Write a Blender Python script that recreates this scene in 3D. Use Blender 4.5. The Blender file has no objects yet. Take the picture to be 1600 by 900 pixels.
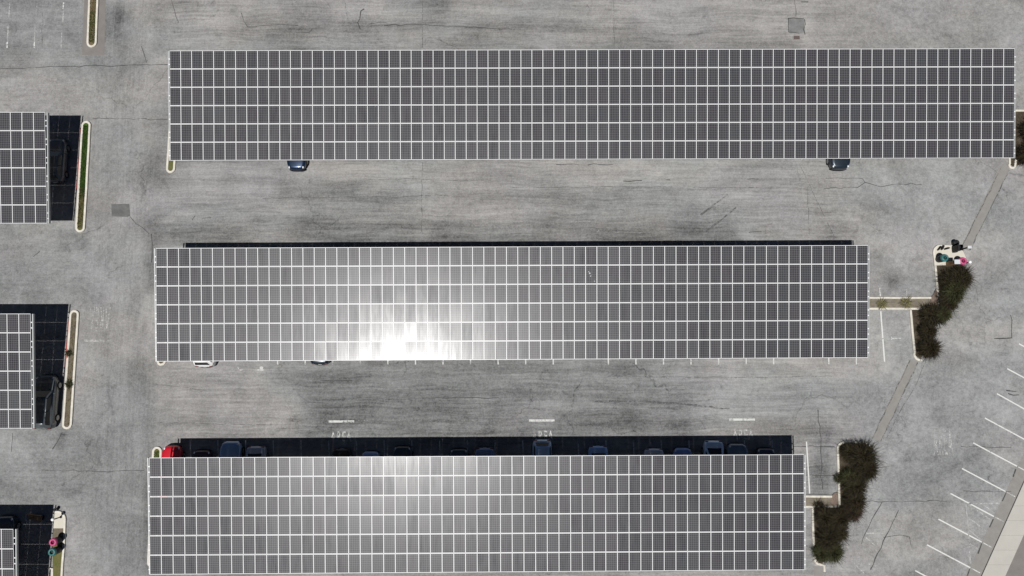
import bpy, bmesh, math, random
import numpy as np
from mathutils import Vector, Matrix

# ------------------------------------------------------------------ camera, sky, sun, exposure
sc = bpy.context.scene
COL = sc.collection
random.seed(7); rng = np.random.default_rng(7)
R = math.radians
H = 68.8                       # drone height above the lot, m
PITCH = 0.11542                # the camera looks 6.6 degrees off straight down, to the north
CP, SP = math.cos(PITCH), math.sin(PITCH)
F = 1150.0                     # focal length in photo pixels (1600 wide)

cam = bpy.data.cameras.new('camera'); cam_o = bpy.data.objects.new('camera', cam)
COL.objects.link(cam_o); sc.camera = cam_o
cam_o.location = (0, 0, H); cam_o.rotation_euler = (PITCH, 0, 0)
cam.sensor_width = 36; cam.lens = 36 * F / 1600; cam.clip_end = 5000

SUN = Vector((-0.1466, -0.290, 1)).normalized()
world = bpy.data.worlds.new('World'); sc.world = world; world.use_nodes = True
wn = world.node_tree; wn.nodes.clear()
sky = wn.nodes.new('ShaderNodeTexSky'); sky.sky_type = 'NISHITA'; sky.sun_disc = False
sky.sun_elevation = math.asin(SUN.z); sky.sun_rotation = math.atan2(SUN.x, SUN.y) % (2 * math.pi)
sky.air_density = 0.35; sky.dust_density = 0.25; sky.ozone_density = 0.6
bg = wn.nodes.new('ShaderNodeBackground'); bg.inputs[1].default_value = 0.05
wo = wn.nodes.new('ShaderNodeOutputWorld')
wn.links.new(sky.outputs[0], bg.inputs[0]); wn.links.new(bg.outputs[0], wo.inputs[0])
sl = bpy.data.lights.new('sun', 'SUN'); sl.energy = 5.0; sl.angle = R(0.53); sl.color = (1, 0.982, 0.958)
so = bpy.data.objects.new('sun', sl); COL.objects.link(so)
so.rotation_euler = SUN.to_track_quat('Z', 'Y').to_euler(); so.location = (-20, -20, 90)
vs = sc.view_settings
vs.view_transform = 'Standard'; vs.look = 'None'; vs.exposure = -0.12; vs.gamma = 1; vs.use_curve_mapping = False

# ------------------------------------------------------------------ helpers
def P(u, v, z=0.0):
    """world point that the photo shows at pixel (u, v), lying at height z"""
    x, y = (u - 800) / F, (450 - v) / F
    d = Vector((x, y * CP + SP, y * SP - CP)); t = (z - H) / d.z
    return Vector((d.x * t, d.y * t, z))
def below(u, v, z, zb=0.0):
    p = P(u, v, z); return Vector((p.x, p.y, zb))
def SC(v):
    """photo pixels per metre on the ground at row v"""
    return 10 / (P(805, v).x - P(795, v).x)

def tag(o, label=None, cat=None, group=None, kind=None):
    if label: o['label'] = label
    if cat: o['category'] = cat
    if group: o['group'] = group
    if kind: o['kind'] = kind
    return o

def empty(name, loc, label, cat, group=None, rz=0.0):
    o = bpy.data.objects.new(name, None); COL.objects.link(o)
    o.location = loc; o.rotation_euler = (0, 0, rz); o.empty_display_size = 0.3
    return tag(o, label, cat, group)

class MB:
    def __init__(s): s.v = []; s.f = []; s.m = []; s.uv = {}; s.at = {}
    def face(s, pts, m=0, uv=None):
        b = len(s.v); s.v += [tuple(p) for p in pts]; s.f.append(tuple(range(b, b + len(pts)))); s.m.append(m)
        if uv: s.uv[len(s.f) - 1] = uv
    def add(s, vs_, fs, m=0):
        b = len(s.v); s.v += [tuple(p) for p in vs_]
        for f in fs: s.f.append(tuple(i + b for i in f)); s.m.append(m)
    def box(s, c, d, m=0, rz=0, M=None):
        x, y, z = (q / 2 for q in d); c = Vector(c); rot = Matrix.Rotation(rz, 3, 'Z')
        if M is not None: rot = M
        vs_ = [c + rot @ Vector((sx * x, sy * y, sz * z)) for sz in (-1, 1) for sx, sy in ((-1, -1), (1, -1), (1, 1), (-1, 1))]
        s.add(vs_, [(3, 2, 1, 0), (4, 5, 6, 7), (0, 1, 5, 4), (1, 2, 6, 5), (2, 3, 7, 6), (3, 0, 4, 7)], m)
    def lathe(s, c, prof, n=16, m=0):
        c = Vector(c); b = len(s.v)
        for r, z in prof:
            for k in range(n):
                a = 2 * math.pi * k / n; s.v.append((c.x + r * math.cos(a), c.y + r * math.sin(a), c.z + z))
        for i in range(len(prof) - 1):
            for k in range(n):
                k2 = (k + 1) % n
                s.f.append((b + i * n + k, b + i * n + k2, b + (i + 1) * n + k2, b + (i + 1) * n + k)); s.m.append(m)
    def tube(s, pts, r, n=8, m=0):
        pts = [Vector(p) for p in pts]; b = len(s.v)
        for i, p in enumerate(pts):
            d = (pts[min(i + 1, len(pts) - 1)] - pts[max(i - 1, 0)]).normalized()
            a = d.orthogonal().normalized(); c = d.cross(a)
            for k in range(n):
                t = 2 * math.pi * k / n; s.v.append(tuple(p + r * (math.cos(t) * a + math.sin(t) * c)))
        for i in range(len(pts) - 1):
            for k in range(n):
                k2 = (k + 1) % n
                s.f.append((b + i * n + k, b + i * n + k2, b + (i + 1) * n + k2, b + (i + 1) * n + k)); s.m.append(m)
        s.f.append(tuple(b + k for k in reversed(range(n)))); s.m.append(m)
        e = b + (len(pts) - 1) * n; s.f.append(tuple(e + k for k in range(n))); s.m.append(m)
    def build(s, name, mats, parent=None, smooth=False, bevel=0, loc=None, rot=None):
        me = bpy.data.meshes.new(name); me.from_pydata(s.v, [], s.f)
        if not isinstance(mats, (list, tuple)): mats = [mats]
        for x in mats: me.materials.append(x)
        me.polygons.foreach_set('material_index', s.m)
        if s.uv:
            ul = me.uv_layers.new(name='UVMap')
            for i, uv in s.uv.items():
                for li, q in zip(me.polygons[i].loop_indices, uv): ul.data[li].uv = q
        for k, arr in s.at.items():
            a = me.attributes.new(k, 'FLOAT', 'FACE'); a.data.foreach_set('value', arr)
        if smooth: me.polygons.foreach_set('use_smooth', [True] * len(s.f))
        me.update()
        o = bpy.data.objects.new(name, me); COL.objects.link(o)
        if parent: o.parent = parent
        if loc is not None: o.location = loc
        if rot is not None: o.rotation_euler = rot
        if bevel:
            md = o.modifiers.new('bevel', 'BEVEL'); md.width = bevel; md.segments = 2; md.limit_method = 'ANGLE'
        return o

# ------------------------------------------------------------------ materials
class NT:
    def __init__(s, name):
        s.mat = bpy.data.materials.new(name); s.mat.use_nodes = True; s.t = s.mat.node_tree; s.t.nodes.clear()
        s.out = s.n('ShaderNodeOutputMaterial')
    def n(s, ty, **kw):
        nd = s.t.nodes.new(ty)
        for k, v in kw.items(): setattr(nd, k, v)
        return nd
    def put(s, sock, val):
        if isinstance(val, bpy.types.NodeSocket): s.t.links.new(val, sock)
        elif val is not None: sock.default_value = val
    def math(s, op, a, b=None, c=None, clamp=False):
        nd = s.n('ShaderNodeMath', operation=op, use_clamp=clamp)
        s.put(nd.inputs[0], a); s.put(nd.inputs[1], b)
        if c is not None: s.put(nd.inputs[2], c)
        return nd.outputs[0]
    def vmath(s, op, a, b):
        nd = s.n('ShaderNodeVectorMath', operation=op); s.put(nd.inputs[0], a); s.put(nd.inputs[1], b); return nd.outputs[0]
    def scale(s, col, f):
        nd = s.n('ShaderNodeVectorMath', operation='SCALE'); s.put(nd.inputs[0], col); s.put(nd.inputs[3], f); return nd.outputs[0]
    def coord(s, kind='Object'): return s.n('ShaderNodeTexCoord').outputs[kind]
    def mapping(s, vec, sca=(1, 1, 1), rot=(0, 0, 0), loc=(0, 0, 0)):
        nd = s.n('ShaderNodeMapping'); s.put(nd.inputs[0], vec); nd.inputs[1].default_value = loc
        nd.inputs[2].default_value = rot; nd.inputs[3].default_value = sca; return nd.outputs[0]
    def noise(s, vec, scale, detail=4, rough=0.55, dist=0.0):
        nd = s.n('ShaderNodeTexNoise'); s.put(nd.inputs['Vector'], vec); nd.inputs['Scale'].default_value = scale
        nd.inputs['Detail'].default_value = detail; nd.inputs['Roughness'].default_value = rough
        nd.inputs['Distortion'].default_value = dist; return nd.outputs['Fac']
    def mix(s, f, a, b):
        nd = s.n('ShaderNodeMix', data_type='RGBA'); s.put(nd.inputs[0], f)
        for i, x in ((6, a), (7, b)):
            s.put(nd.inputs[i], (*x, 1) if isinstance(x, tuple) and len(x) == 3 else x)
        return nd.outputs[2]
    def fmix(s, f, a, b):
        nd = s.n('ShaderNodeMix', data_type='FLOAT'); s.put(nd.inputs[0], f); s.put(nd.inputs[2], a); s.put(nd.inputs[3], b); return nd.outputs[0]
    def step(s, x, lo, hi):
        nd = s.n('ShaderNodeMapRange'); nd.interpolation_type = 'SMOOTHSTEP'; s.put(nd.inputs[0], x)
        nd.inputs[1].default_value = lo; nd.inputs[2].default_value = hi; return nd.outputs[0]
    def attr(s, name): return s.n('ShaderNodeAttribute', attribute_name=name).outputs['Fac']
    def bsdf(s, col, rough=0.8, spec=0.3, metal=0.0, normal=None, coat=0.0, coat_r=0.05):
        nd = s.n('ShaderNodeBsdfPrincipled')
        s.put(nd.inputs['Base Color'], (*col, 1) if isinstance(col, tuple) and len(col) == 3 else col)
        s.put(nd.inputs['Roughness'], rough); s.put(nd.inputs['Specular IOR Level'], spec); s.put(nd.inputs['Metallic'], metal)
        nd.inputs['Coat Weight'].default_value = coat; nd.inputs['Coat Roughness'].default_value = coat_r
        if normal is not None: s.put(nd.inputs['Normal'], normal)
        return nd.outputs[0]
    def bump(s, h, strength=0.3, dist=0.02):
        nd = s.n('ShaderNodeBump'); s.put(nd.inputs['Height'], h); nd.inputs['Strength'].default_value = strength
        nd.inputs['Distance'].default_value = dist; return nd.outputs[0]
    def done(s, sh): s.t.links.new(sh, s.out.inputs[0]); return s.mat

def plain(name, col, rough=0.6, spec=0.4, metal=0.0, var=0.15, scale=6.0, coat=0.0):
    t = NT(name); f = t.noise(t.coord(), scale, 5, 0.6)
    k = t.math('MULTIPLY_ADD', f, 2 * var, 1 - var)
    return t.done(t.bsdf(t.scale(t.mix(0.0, col, col), k), rough, spec, metal, coat=coat))

def asphalt_mat():
    t = NT('weathered_asphalt'); co = t.coord()
    aisle = t.attr('aisle'); iso_a = t.attr('iso'); lum = t.attr('lum'); tint = t.attr('tint')
    wob = t.n('ShaderNodeTexNoise'); t.put(wob.inputs['Vector'], co); wob.inputs['Scale'].default_value = 0.25
    cw = t.vmath('ADD', co, t.vmath('MULTIPLY', t.vmath('SUBTRACT', wob.outputs['Color'], (.5, .5, .5)), (0.7, 0.7, 0)))
    sx = t.noise(t.mapping(cw, (0.045, 0.70, 1)), 1.0, 11, 0.70)
    sy = t.noise(t.mapping(cw, (0.70, 0.045, 1), loc=(7, 3, 0)), 1.0, 11, 0.70)
    fx = t.noise(t.mapping(cw, (0.22, 5.0, 1)), 1.0, 4, 0.6)
    fy = t.noise(t.mapping(cw, (5.0, 0.22, 1)), 1.0, 4, 0.6)
    iso = t.noise(co, 0.36, 11, 0.78, 0.5)
    st = t.fmix(aisle, sx, sy); fs = t.fmix(aisle, fx, fy)
    st = t.fmix(iso_a, st, iso); fs = t.fmix(iso_a, fs, t.noise(co, 2.2, 6, 0.65))
    blot = t.noise(t.mapping(co, (1, 1.25, 1), loc=(31, 5, 0)), 0.16, 9, 0.64, 0.8)
    speck = t.noise(co, 7.0, 4, 0.75)
    speck2 = t.noise(co, 2.6, 6, 0.75)
    tracks = t.noise(t.mapping(co, (0.02, 0.3, 1), loc=(3, 9, 0)), 1.0, 3, 0.5)
    v = t.math('MULTIPLY_ADD', t.math('SUBTRACT', st, .5), 1.3, 1.0)
    v = t.math('MULTIPLY_ADD', t.math('SUBTRACT', blot, .5), 1.35, v)
    v = t.math('MULTIPLY_ADD', t.math('SUBTRACT', fs, .5), 0.9, v)
    v = t.math('MULTIPLY_ADD', t.math('SUBTRACT', speck, .5), 1.15, v)
    v = t.math('MULTIPLY_ADD', t.math('SUBTRACT', speck2, .5), 1.0, v)
    v = t.math('ADD', v, lum)
    # dark tar and oil stains in ragged clusters
    oil = t.math('MULTIPLY', t.step(t.noise(cw, 0.55, 8, 0.7, 1.2), 0.53, 0.72), t.step(blot, 0.42, 0.6))
    v = t.math('MULTIPLY_ADD', oil, -0.38, v)
    pale = t.step(t.noise(t.mapping(cw, (.12, .8, 1), loc=(2, 40, 0)), 1.0, 8, 0.7), 0.6, 0.8)
    v = t.math('MULTIPLY_ADD', pale, 0.16, v)
    # hairline cracking
    vor = t.n('ShaderNodeTexVoronoi', feature='DISTANCE_TO_EDGE'); vor.inputs['Scale'].default_value = 0.11
    wb = t.n('ShaderNodeTexNoise'); t.put(wb.inputs['Vector'], co); wb.inputs['Scale'].default_value = 0.8; wb.inputs['Detail'].default_value = 6
    t.put(vor.inputs['Vector'], t.vmath('ADD', co, t.vmath('MULTIPLY', t.vmath('SUBTRACT', wb.outputs['Color'], (.5, .5, .5)), (2.2, 2.2, 0))))
    cr = t.math('MULTIPLY', t.math('SUBTRACT', 1.0, t.step(vor.outputs['Distance'], 0.0015, 0.006)), t.step(t.noise(co, 0.12, 3, 0.6), 0.5, 0.62))
    v = t.math('MULTIPLY_ADD', cr, -0.3, v)
    v = t.math('MAXIMUM', v, 0.25)
    hue = t.math('ADD', t.noise(t.mapping(co, (0.5, 1, 1), loc=(11, 2, 0)), 0.13, 6, 0.6), tint)
    warm = (0.226, 0.219, 0.210); cool = (0.207, 0.212, 0.208); lil = (0.222, 0.217, 0.220)
    c = t.mix(t.step(hue, 0.40, 0.60), cool, warm)
    c = t.mix(t.math('MULTIPLY', t.step(t.noise(co, 0.09, 5, 0.6), 0.48, 0.62), 0.6), c, lil)
    bp = t.bump(t.noise(co, 30, 3, .7), 0.25, 0.01)
    return t.done(t.bsdf(t.scale(c, v), 0.9, 0.25, normal=bp))

def paint_mat(name, col, cover, scale=5.0):
    t = NT(name); co = t.coord()
    f = t.noise(co, scale, 8, 0.75); g = t.noise(co, 0.7, 4, 0.6)
    k = t.step(t.math('MULTIPLY_ADD', g, 0.5, f), 1.05 - cover * .6 - .12, 1.05 - cover * .6 + .12)
    k = t.math('MULTIPLY', k, min(1.0, 0.35 + cover))
    m = t.n('ShaderNodeMixShader'); tr = t.n('ShaderNodeBsdfTransparent')
    t.put(m.inputs[0], k); t.t.links.new(tr.outputs[0], m.inputs[1])
    t.t.links.new(t.bsdf(col, 0.7, 0.3), m.inputs[2]); return t.done(m.outputs[0])

def solar_glass():
    t = NT('solar_cells'); uv = t.coord('UV'); ob = t.coord()
    pr = t.attr('prand'); pr2 = t.attr('prandb')
    sp = t.n('ShaderNodeSeparateXYZ'); t.put(sp.inputs[0], uv)
    def line(x, w):
        fr = t.math('FRACT', x); d = t.math('MINIMUM', fr, t.math('SUBTRACT', 1.0, fr))
        return t.math('SUBTRACT', 1.0, t.step(d, w * .75, w * 1.25))
    lu = line(sp.outputs[0], 0.075); lv = line(sp.outputs[1], 0.075)
    ln = t.math('MAXIMUM', lu, lv)
    # two busbars per cell
    bb = line(t.math('MULTIPLY_ADD', sp.outputs[0], 2.0, 0.5), 0.035)
    geo = t.n('ShaderNodeNewGeometry').outputs['Position']
    soil = t.noise(t.mapping(geo, (2.6, 0.35, 1)), 1.0, 5, 0.65)
    dust = t.noise(geo, 0.25, 4, 0.6)
    cell = t.mix(pr, (0.017, 0.014, 0.018), (0.010, 0.013, 0.017))
    c = t.mix(t.math('MULTIPLY', bb, 0.16), cell, (0.25, 0.25, 0.25))
    c = t.mix(t.math('MULTIPLY', ln, 0.85), c, (0.16, 0.157, 0.165))
    film = t.math('ADD', t.math('MULTIPLY_ADD', soil, 0.022, t.math('MULTIPLY', dust, 0.012)), t.math('MULTIPLY', pr, 0.022))
    c = t.mix(film, c, (0.34, 0.335, 0.335))
    ro = t.math('MULTIPLY_ADD', pr2, 0.07, 0.125)
    ro = t.math('MULTIPLY_ADD', t.math('SUBTRACT', soil, .5), 0.09, ro)
    ro = t.math('MAXIMUM', ro, 0.11)
    sh = t.bsdf(c, ro, 0.07, coat=0.45); nd = sh.node
    t.put(nd.inputs['Coat Roughness'], t.math('MULTIPLY_ADD', t.math('SUBTRACT', soil, .5), 0.30, t.math('MULTIPLY_ADD', pr2, .12, .285)))
    return t.done(sh)

M = {}
M['asphalt'] = asphalt_mat()
M['patch_dark'] = plain('patch_asphalt', (0.165, 0.168, 0.165), 0.9, 0.2, var=.5, scale=2.0)
M['patch_warm'] = plain('overlay_asphalt', (0.180, 0.166, 0.154), 0.9, 0.2, var=.22, scale=1.5)
M['swale'] = plain('gutter_concrete', (0.222, 0.212, 0.198), 0.9, 0.2, var=.22, scale=2.0)
M['tar'] = paint_mat('dark_crack_and_dash', (0.055, 0.055, 0.055), 0.66, 4.0)
M['tar_and_shade'] = paint_mat('worn_crack_and_shade', (0.09, 0.09, 0.088), 0.48, 4.0)
M['pale'] = paint_mat('pale_seam', (0.42, 0.41, 0.39), 0.38, 3.0)
M['line'] = paint_mat('white_road_paint', (0.56, 0.56, 0.54), 0.80)
M['line_worn'] = paint_mat('worn_road_paint', (0.55, 0.55, 0.53), 0.62)
M['line_letter'] = paint_mat('worn_letter_paint', (0.55, 0.55, 0.53), 0.52, 3.0)
M['line_faint'] = paint_mat('faded_road_paint', (0.52, 0.52, 0.50), 0.47)
M['red_paint'] = paint_mat('red_kerb_paint', (0.42, 0.05, 0.035), 0.8)
M['kerb'] = plain('kerb_concrete', (0.55, 0.52, 0.455), 0.85, 0.25, var=.38, scale=2.2)
M['pad'] = plain('pad_concrete', (0.52, 0.49, 0.42), 0.85, 0.25, var=.10, scale=2)
M['walk'] = plain('sidewalk_concrete', (0.40, 0.385, 0.35), 0.85, 0.25, var=.10, scale=1.2)
M['alu'] = plain('white_frame', (0.66, 0.66, 0.66), 0.42, 0.5, var=.05, scale=3)
M['steel'] = plain('galvanised_steel', (0.36, 0.37, 0.37), 0.5, 0.5, metal=0.35, var=.12, scale=3)
M['white_steel'] = plain('painted_steel', (0.62, 0.62, 0.60), 0.5, 0.4, var=.08)
M['glass'] = solar_glass()
M['back'] = plain('panel_backsheet', (0.55, 0.55, 0.54), 0.7, 0.3, var=.05)
M['black'] = plain('black_metal', (0.012, 0.012, 0.013), 0.55, 0.3, var=.2)
M['rubber'] = plain('tyre_rubber', (0.02, 0.02, 0.02), 0.85, 0.2, var=.2)
M['rim'] = plain('wheel_alloy', (0.42, 0.42, 0.43), 0.35, 0.5, metal=.8, var=.1)
M['window'] = plain('tinted_glass', (0.010, 0.011, 0.013), 0.08, 0.5, var=.1)
M['lamp_clear'] = plain('headlamp_lens', (0.65, 0.66, 0.68), 0.15, 0.6, var=.15, scale=20)
M['lamp_red'] = plain('tail_lamp_lens', (0.10, 0.008, 0.008), 0.3, 0.5, var=.1)
M['plate'] = plain('plate_white', (0.6, 0.6, 0.58), 0.5, 0.4)
M['pink'] = plain('pink_plastic', (0.44, 0.06, 0.165), 0.45, 0.4, var=.08)
M['pink_dark'] = plain('pink_inside', (0.30, 0.02, 0.09), 0.5, 0.4, var=.08)
M['teal'] = plain('teal_plastic', (0.03, 0.125, 0.125), 0.45, 0.4, var=.08)
M['teal_dark'] = plain('teal_inside', (0.015, 0.07, 0.075), 0.5, 0.4, var=.08)
M['wood'] = plain('brown_wood', (0.24, 0.145, 0.075), 0.75, 0.3, var=.25, scale=9)
M['pale_top'] = plain('pale_grey_sheet', (0.52, 0.53, 0.55), 0.5, 0.4, var=.08)
M['white'] = plain('white_enamel', (0.8, 0.8, 0.78), 0.3, 0.5, var=.04)
M['bark'] = plain('bark', (0.07, 0.05, 0.035), 0.9, 0.2, var=.3, scale=10)

def soil_mat(name, a, b, c, s=2.0):
    t = NT(name); co = t.coord()
    f = t.noise(co, s, 8, 0.7); g = t.noise(co, s * 5, 6, 0.75)
    col = t.mix(t.step(f, .38, .62), a, b); col = t.mix(t.math('MULTIPLY', t.step(g, .5, .66), .8), col, c)
    k = t.math('MULTIPLY_ADD', t.noise(co, 14, 4, .7), 0.9, 0.55)
    return t.done(t.bsdf(t.scale(col, k), 0.95, 0.1, normal=t.bump(g, .6, .04)))
M['soil'] = soil_mat('bed_soil', (0.05, 0.040, 0.028), (0.085, 0.068, 0.05), (0.03, 0.024, 0.016))
M['mulch'] = soil_mat('dry_mulch', (0.19, 0.150, 0.09), (0.13, 0.105, 0.06), (0.075, 0.08, 0.03), 1.6)
M['dirt'] = soil_mat('dry_dirt', (0.155, 0.13, 0.095), (0.13, 0.11, 0.085), (0.10, 0.085, 0.06), 1.6)
M['gravel'] = soil_mat('median_dirt', (0.20, 0.175, 0.145), (0.15, 0.13, 0.105), (0.17, 0.155, 0.07), 1.2)
M['brick'] = soil_mat('red_brown_mulch', (0.18, 0.135, 0.11), (0.15, 0.115, 0.092), (0.26, 0.2, 0.165), 3.0)
M['lawn'] = soil_mat('lawn', (0.050, 0.100, 0.020), (0.060, 0.115, 0.024), (0.040, 0.075, 0.016), 1.2)
M['lawn_dry'] = soil_mat('dry_lawn', (0.10, 0.11, 0.035), (0.13, 0.115, 0.05), (0.06, 0.075, 0.02), 1.6)

def leaf_mat(name, a, b):
    t = NT(name); r = t.attr('leaf')
    c = t.mix(r, a, b)
    return t.done(t.bsdf(c, 0.7, 0.15))
M['leaf'] = leaf_mat('dark_foliage', (0.006, 0.005, 0.003), (0.040, 0.032, 0.015))
M['leaf_green'] = leaf_mat('green_foliage', (0.009, 0.010, 0.004), (0.055, 0.056, 0.022))
M['leaf_brown'] = leaf_mat('brown_foliage', (0.008, 0.006, 0.004), (0.055, 0.036, 0.020))
M['grass'] = leaf_mat('grass_blades', (0.035, 0.07, 0.014), (0.08, 0.14, 0.03))
M['grass_dry'] = leaf_mat('dry_blades', (0.08, 0.075, 0.03), (0.19, 0.155, 0.08))
M['weed'] = leaf_mat('weed_leaves', (0.09, 0.085, 0.035), (0.21, 0.19, 0.09))

def paint(name, col, metal=0.0, rough=0.3):
    return plain(name, col, rough, 0.5, metal, var=.04, coat=0.6 if max(col) > .03 else 0.1)

# ------------------------------------------------------------------ ground
def axis(lo, hi, step, far):
    a = list(np.arange(lo, hi + 1e-6, step)); d = step
    x = hi
    while x < far: d *= 1.6; x += d; a.append(x)
    x = lo; d = step; pre = []
    while x > -far: d *= 1.6; x -= d; pre.append(x)
    return np.array(pre[::-1] + a)
gx = axis(-60, 60, 0.4, 900); gy = axis(-32, 44, 0.4, 900)
nx, ny = len(gx), len(gy)
X, Y = np.meshgrid(gx, gy)
DEP = np.maximum(Y * SP + H * CP, 1.0); U = 800 + F * X / DEP; V = 450 - F * (Y * CP - H * SP) / DEP
def soft(u0, v0, u1, v1, s):
    def ed(x, a, b):
        return 1 / (1 + np.exp(-np.clip((x - a) / s * 4, -40, 40))) * 1 / (1 + np.exp(-np.clip((b - x) / s * 4, -40, 40)))
    return ed(U, u0, u1) * ed(V, v0, v1)
lum = np.zeros_like(U); tint = np.zeros_like(U)
REG = [  # u0,v0,u1,v1,soft, brightness, warmth   (patches of older / sealed / worn paving)
 (190, -200, 1800, 62, 40, .06, .10), (380, 30, 830, 60, 22, -.16, -.04), (800, 26, 1000, 52, 16, -.16, -.06), (200, 55, 262, 300, 40, .02, .05),
 (400, 62, 1050, 82, 14, -.10, -.05), (950, 60, 1250, 82, 12, -.10, 0),
 (-300, -80, 130, 90, 40, -.08, -.10), (-300, 90, 260, 170, 40, .0, .02), (158, 10, 200, 62, 14, -.22, -.12), (600, -40, 700, 20, 14, -.16, -.1),
 (225, 180, 262, 300, 12, -.16, .02), (225, 240, 300, 300, 18, -.10, -.08), (150, 190, 215, 300, 20, -.02, -.10),
 (225, 340, 245, 460, 8, -.22, 0), (222, 560, 240, 900, 10, -.14, 0), (175, 0, 195, 180, 8, -.10, 0),
 (90, 360, 140, 390, 14, -.26, -.06), (-300, 412, 70, 470, 16, -.12, -.22), (160, 430, 240, 560, 30, .06, .06), (150, 560, 230, 900, 25, -.08, -.12),
 (-300, 670, 90, 790, 30, .02, -.18), (88, 676, 104, 705, 6, -.25, 0), (-300, 745, 140, 790, 25, -.10, -.1),
 (260, 255, 1100, 350, 30, .02, .03), (440, 288, 560, 306, 8, -.22, -.06), (1000, 255, 1400, 300, 25, .08, .02), (600, 250, 1100, 285, 20, .03, .02),
 (240, 346, 1150, 382, 10, -.20, .02), (1050, 330, 1160, 372, 18, -.06, -.18), (540, 300, 1060, 315, 8, -.08, 0), (1180, 345, 1340, 376, 15, -.10, .05),
 (470, 560, 1080, 690, 30, -.20, -.20), (235, 560, 420, 690, 30, .06, .14), (980, 560, 1440, 600, 20, .10, .06), (1080, 600, 1420, 660, 25, .04, -.12),
 (250, 652, 1300, 690, 10, -.10, -.02), (500, 630, 800, 650, 10, -.06, -.1), (800, 590, 860, 630, 20, -.10, -.16),
 (1340, 260, 1800, 900, 60, .08, .0), (1360, 380, 1460, 470, 25, .02, .06), (1350, 590, 1560, 740, 40, -.07, -.16), (1390, 720, 1560, 800, 25, -.10, -.08),
 (1385, 425, 1410, 450, 10, -.25, .0), (1380, 490, 1412, 520, 12, -.18, .0), (1450, 860, 1500, 885, 8, -.20, 0), (1560, 540, 1640, 580, 14, -.12, -.05),
 (1480, 480, 1620, 500, 8, -.10, 0), (1272, 700, 1296, 772, 6, -.18, -.08), (1262, 668, 1300, 700, 10, -.10, -.08), (1410, 705, 1470, 720, 8, -.12, 0),
 (860, 895, 1300, 1000, 10, .06, .06), (250, 895, 860, 1000, 10, .04, .04)]
for u0, v0, u1, v1, s_, b, w in REG:
    m = soft(u0, v0, u1, v1, s_); lum += 1.3 * b * m; tint += w * m
aisle = soft(135, -400, 242, 1300, 24) * 0.9
iso = np.clip(soft(1330, -400, 3000, 1600, 70) * 0.85 + soft(-2000, -400, 140, 1600, 40) * 0.55 + soft(135, -400, 262, 1300, 24) * 0.35, 0, 1)
verts = np.stack([X.ravel(), Y.ravel(), np.zeros(nx * ny)], 1)
ii, jj = np.meshgrid(np.arange(nx - 1), np.arange(ny - 1)); a0 = (jj * nx + ii).ravel()
quads = np.stack([a0, a0 + 1, a0 + nx + 1, a0 + nx], 1)
me = bpy.data.meshes.new('parking_lot')
me.vertices.add(len(verts)); me.vertices.foreach_set('co', verts.ravel())
me.loops.add(quads.size); me.loops.foreach_set('vertex_index', quads.ravel().astype(np.int32))
me.polygons.add(len(quads)); me.polygons.foreach_set('loop_start', np.arange(0, quads.size, 4).astype(np.int32))
me.update(calc_edges=True); me.validate()
for nm, arr in (('lum', lum), ('tint', tint), ('aisle', aisle), ('iso', iso)):
    at = me.attributes.new(nm, 'FLOAT', 'POINT'); at.data.foreach_set('value', arr.ravel().astype(np.float32))
me.materials.append(M['asphalt'])
g = bpy.data.objects.new('parking_lot', me); COL.objects.link(g); tag(g, kind='structure')

def poly_mb(mb, pts, z, m=0): mb.face([P(u, v).to_2d().to_3d() + Vector((0, 0, z)) for u, v in pts], m)
def ensure_up(o):
    bm = bmesh.new(); bm.from_mesh(o.data)
    for f in bm.faces:
        if f.normal.z < -0.2: f.normal_flip()
    bm.to_mesh(o.data); bm.free(); return o
def ribbon(mb, pts, w, z, jit=0.0, m=0):
    """flat painted or cracked strip along a pixel polyline, w in metres"""
    q = [P(u, v) for u, v in pts]
    if jit:
        r_ = [q[0]]
        for a, b in zip(q, q[1:]):
            n = max(1, int((b - a).length / 0.5)); d = (b - a).normalized(); nn = Vector((-d.y, d.x, 0))
            for i in range(1, n + 1):
                r_.append(a.lerp(b, i / n) + (nn * random.gauss(0, jit) if i < n else Vector()))
        q = r_
    L = []; Rr = []
    for i, p in enumerate(q):
        d = (q[min(i + 1, len(q) - 1)] - q[max(i - 1, 0)]).normalized(); nn = Vector((-d.y, d.x, 0))
        ww = w * (random.uniform(.5, 1.3) if jit else 1) / 2
        L.append(p + nn * ww + Vector((0, 0, z))); Rr.append(p - nn * ww + Vector((0, 0, z)))
    for i in range(len(q) - 1): mb.face([Rr[i], Rr[i + 1], L[i + 1], L[i]], m)

def struct(mb, name, mat): return tag(mb.build(name, mat), kind='structure')

# overlays: patches, swale, sidewalk, street
mb = MB(); poly_mb(mb, [(133, -30), (128, 86), (163, 86), (166, -30)], .004); ensure_up(struct(mb, 'asphalt_overlay', M['patch_warm']))
mb = MB(); poly_mb(mb, [(174, 319), (202, 318.5), (203.5, 337), (199, 339), (174.5, 338)], .004)
ensure_up(struct(mb, 'asphalt_patch', plain('old_patch_asphalt', (0.118, 0.120, 0.117), 0.9, 0.2, var=.5, scale=2.0))); mb = MB()
poly_mb(mb, [(1232, 29), (1256, 29.5), (1258, 51), (1233, 52)], .004)
ensure_up(struct(mb, 'asphalt_patch', M['patch_dark']))
mb = MB(); poly_mb(mb, [(1563, 258), (1578, 262), (1514, 392), (1502, 386)], .004)
poly_mb(mb, [(1422, 561), (1434, 565), (1376, 690), (1362, 684)], .004)
poly_mb(mb, [(1272, 884), (1286, 886), (1284, 980), (1270, 980)], .004)
ensure_up(struct(mb, 'concrete_gutter', M['swale']))
def lin(p, q, v): t = (v - p[1]) / (q[1] - p[1]); return p[0] + (q[0] - p[0]) * t
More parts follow.
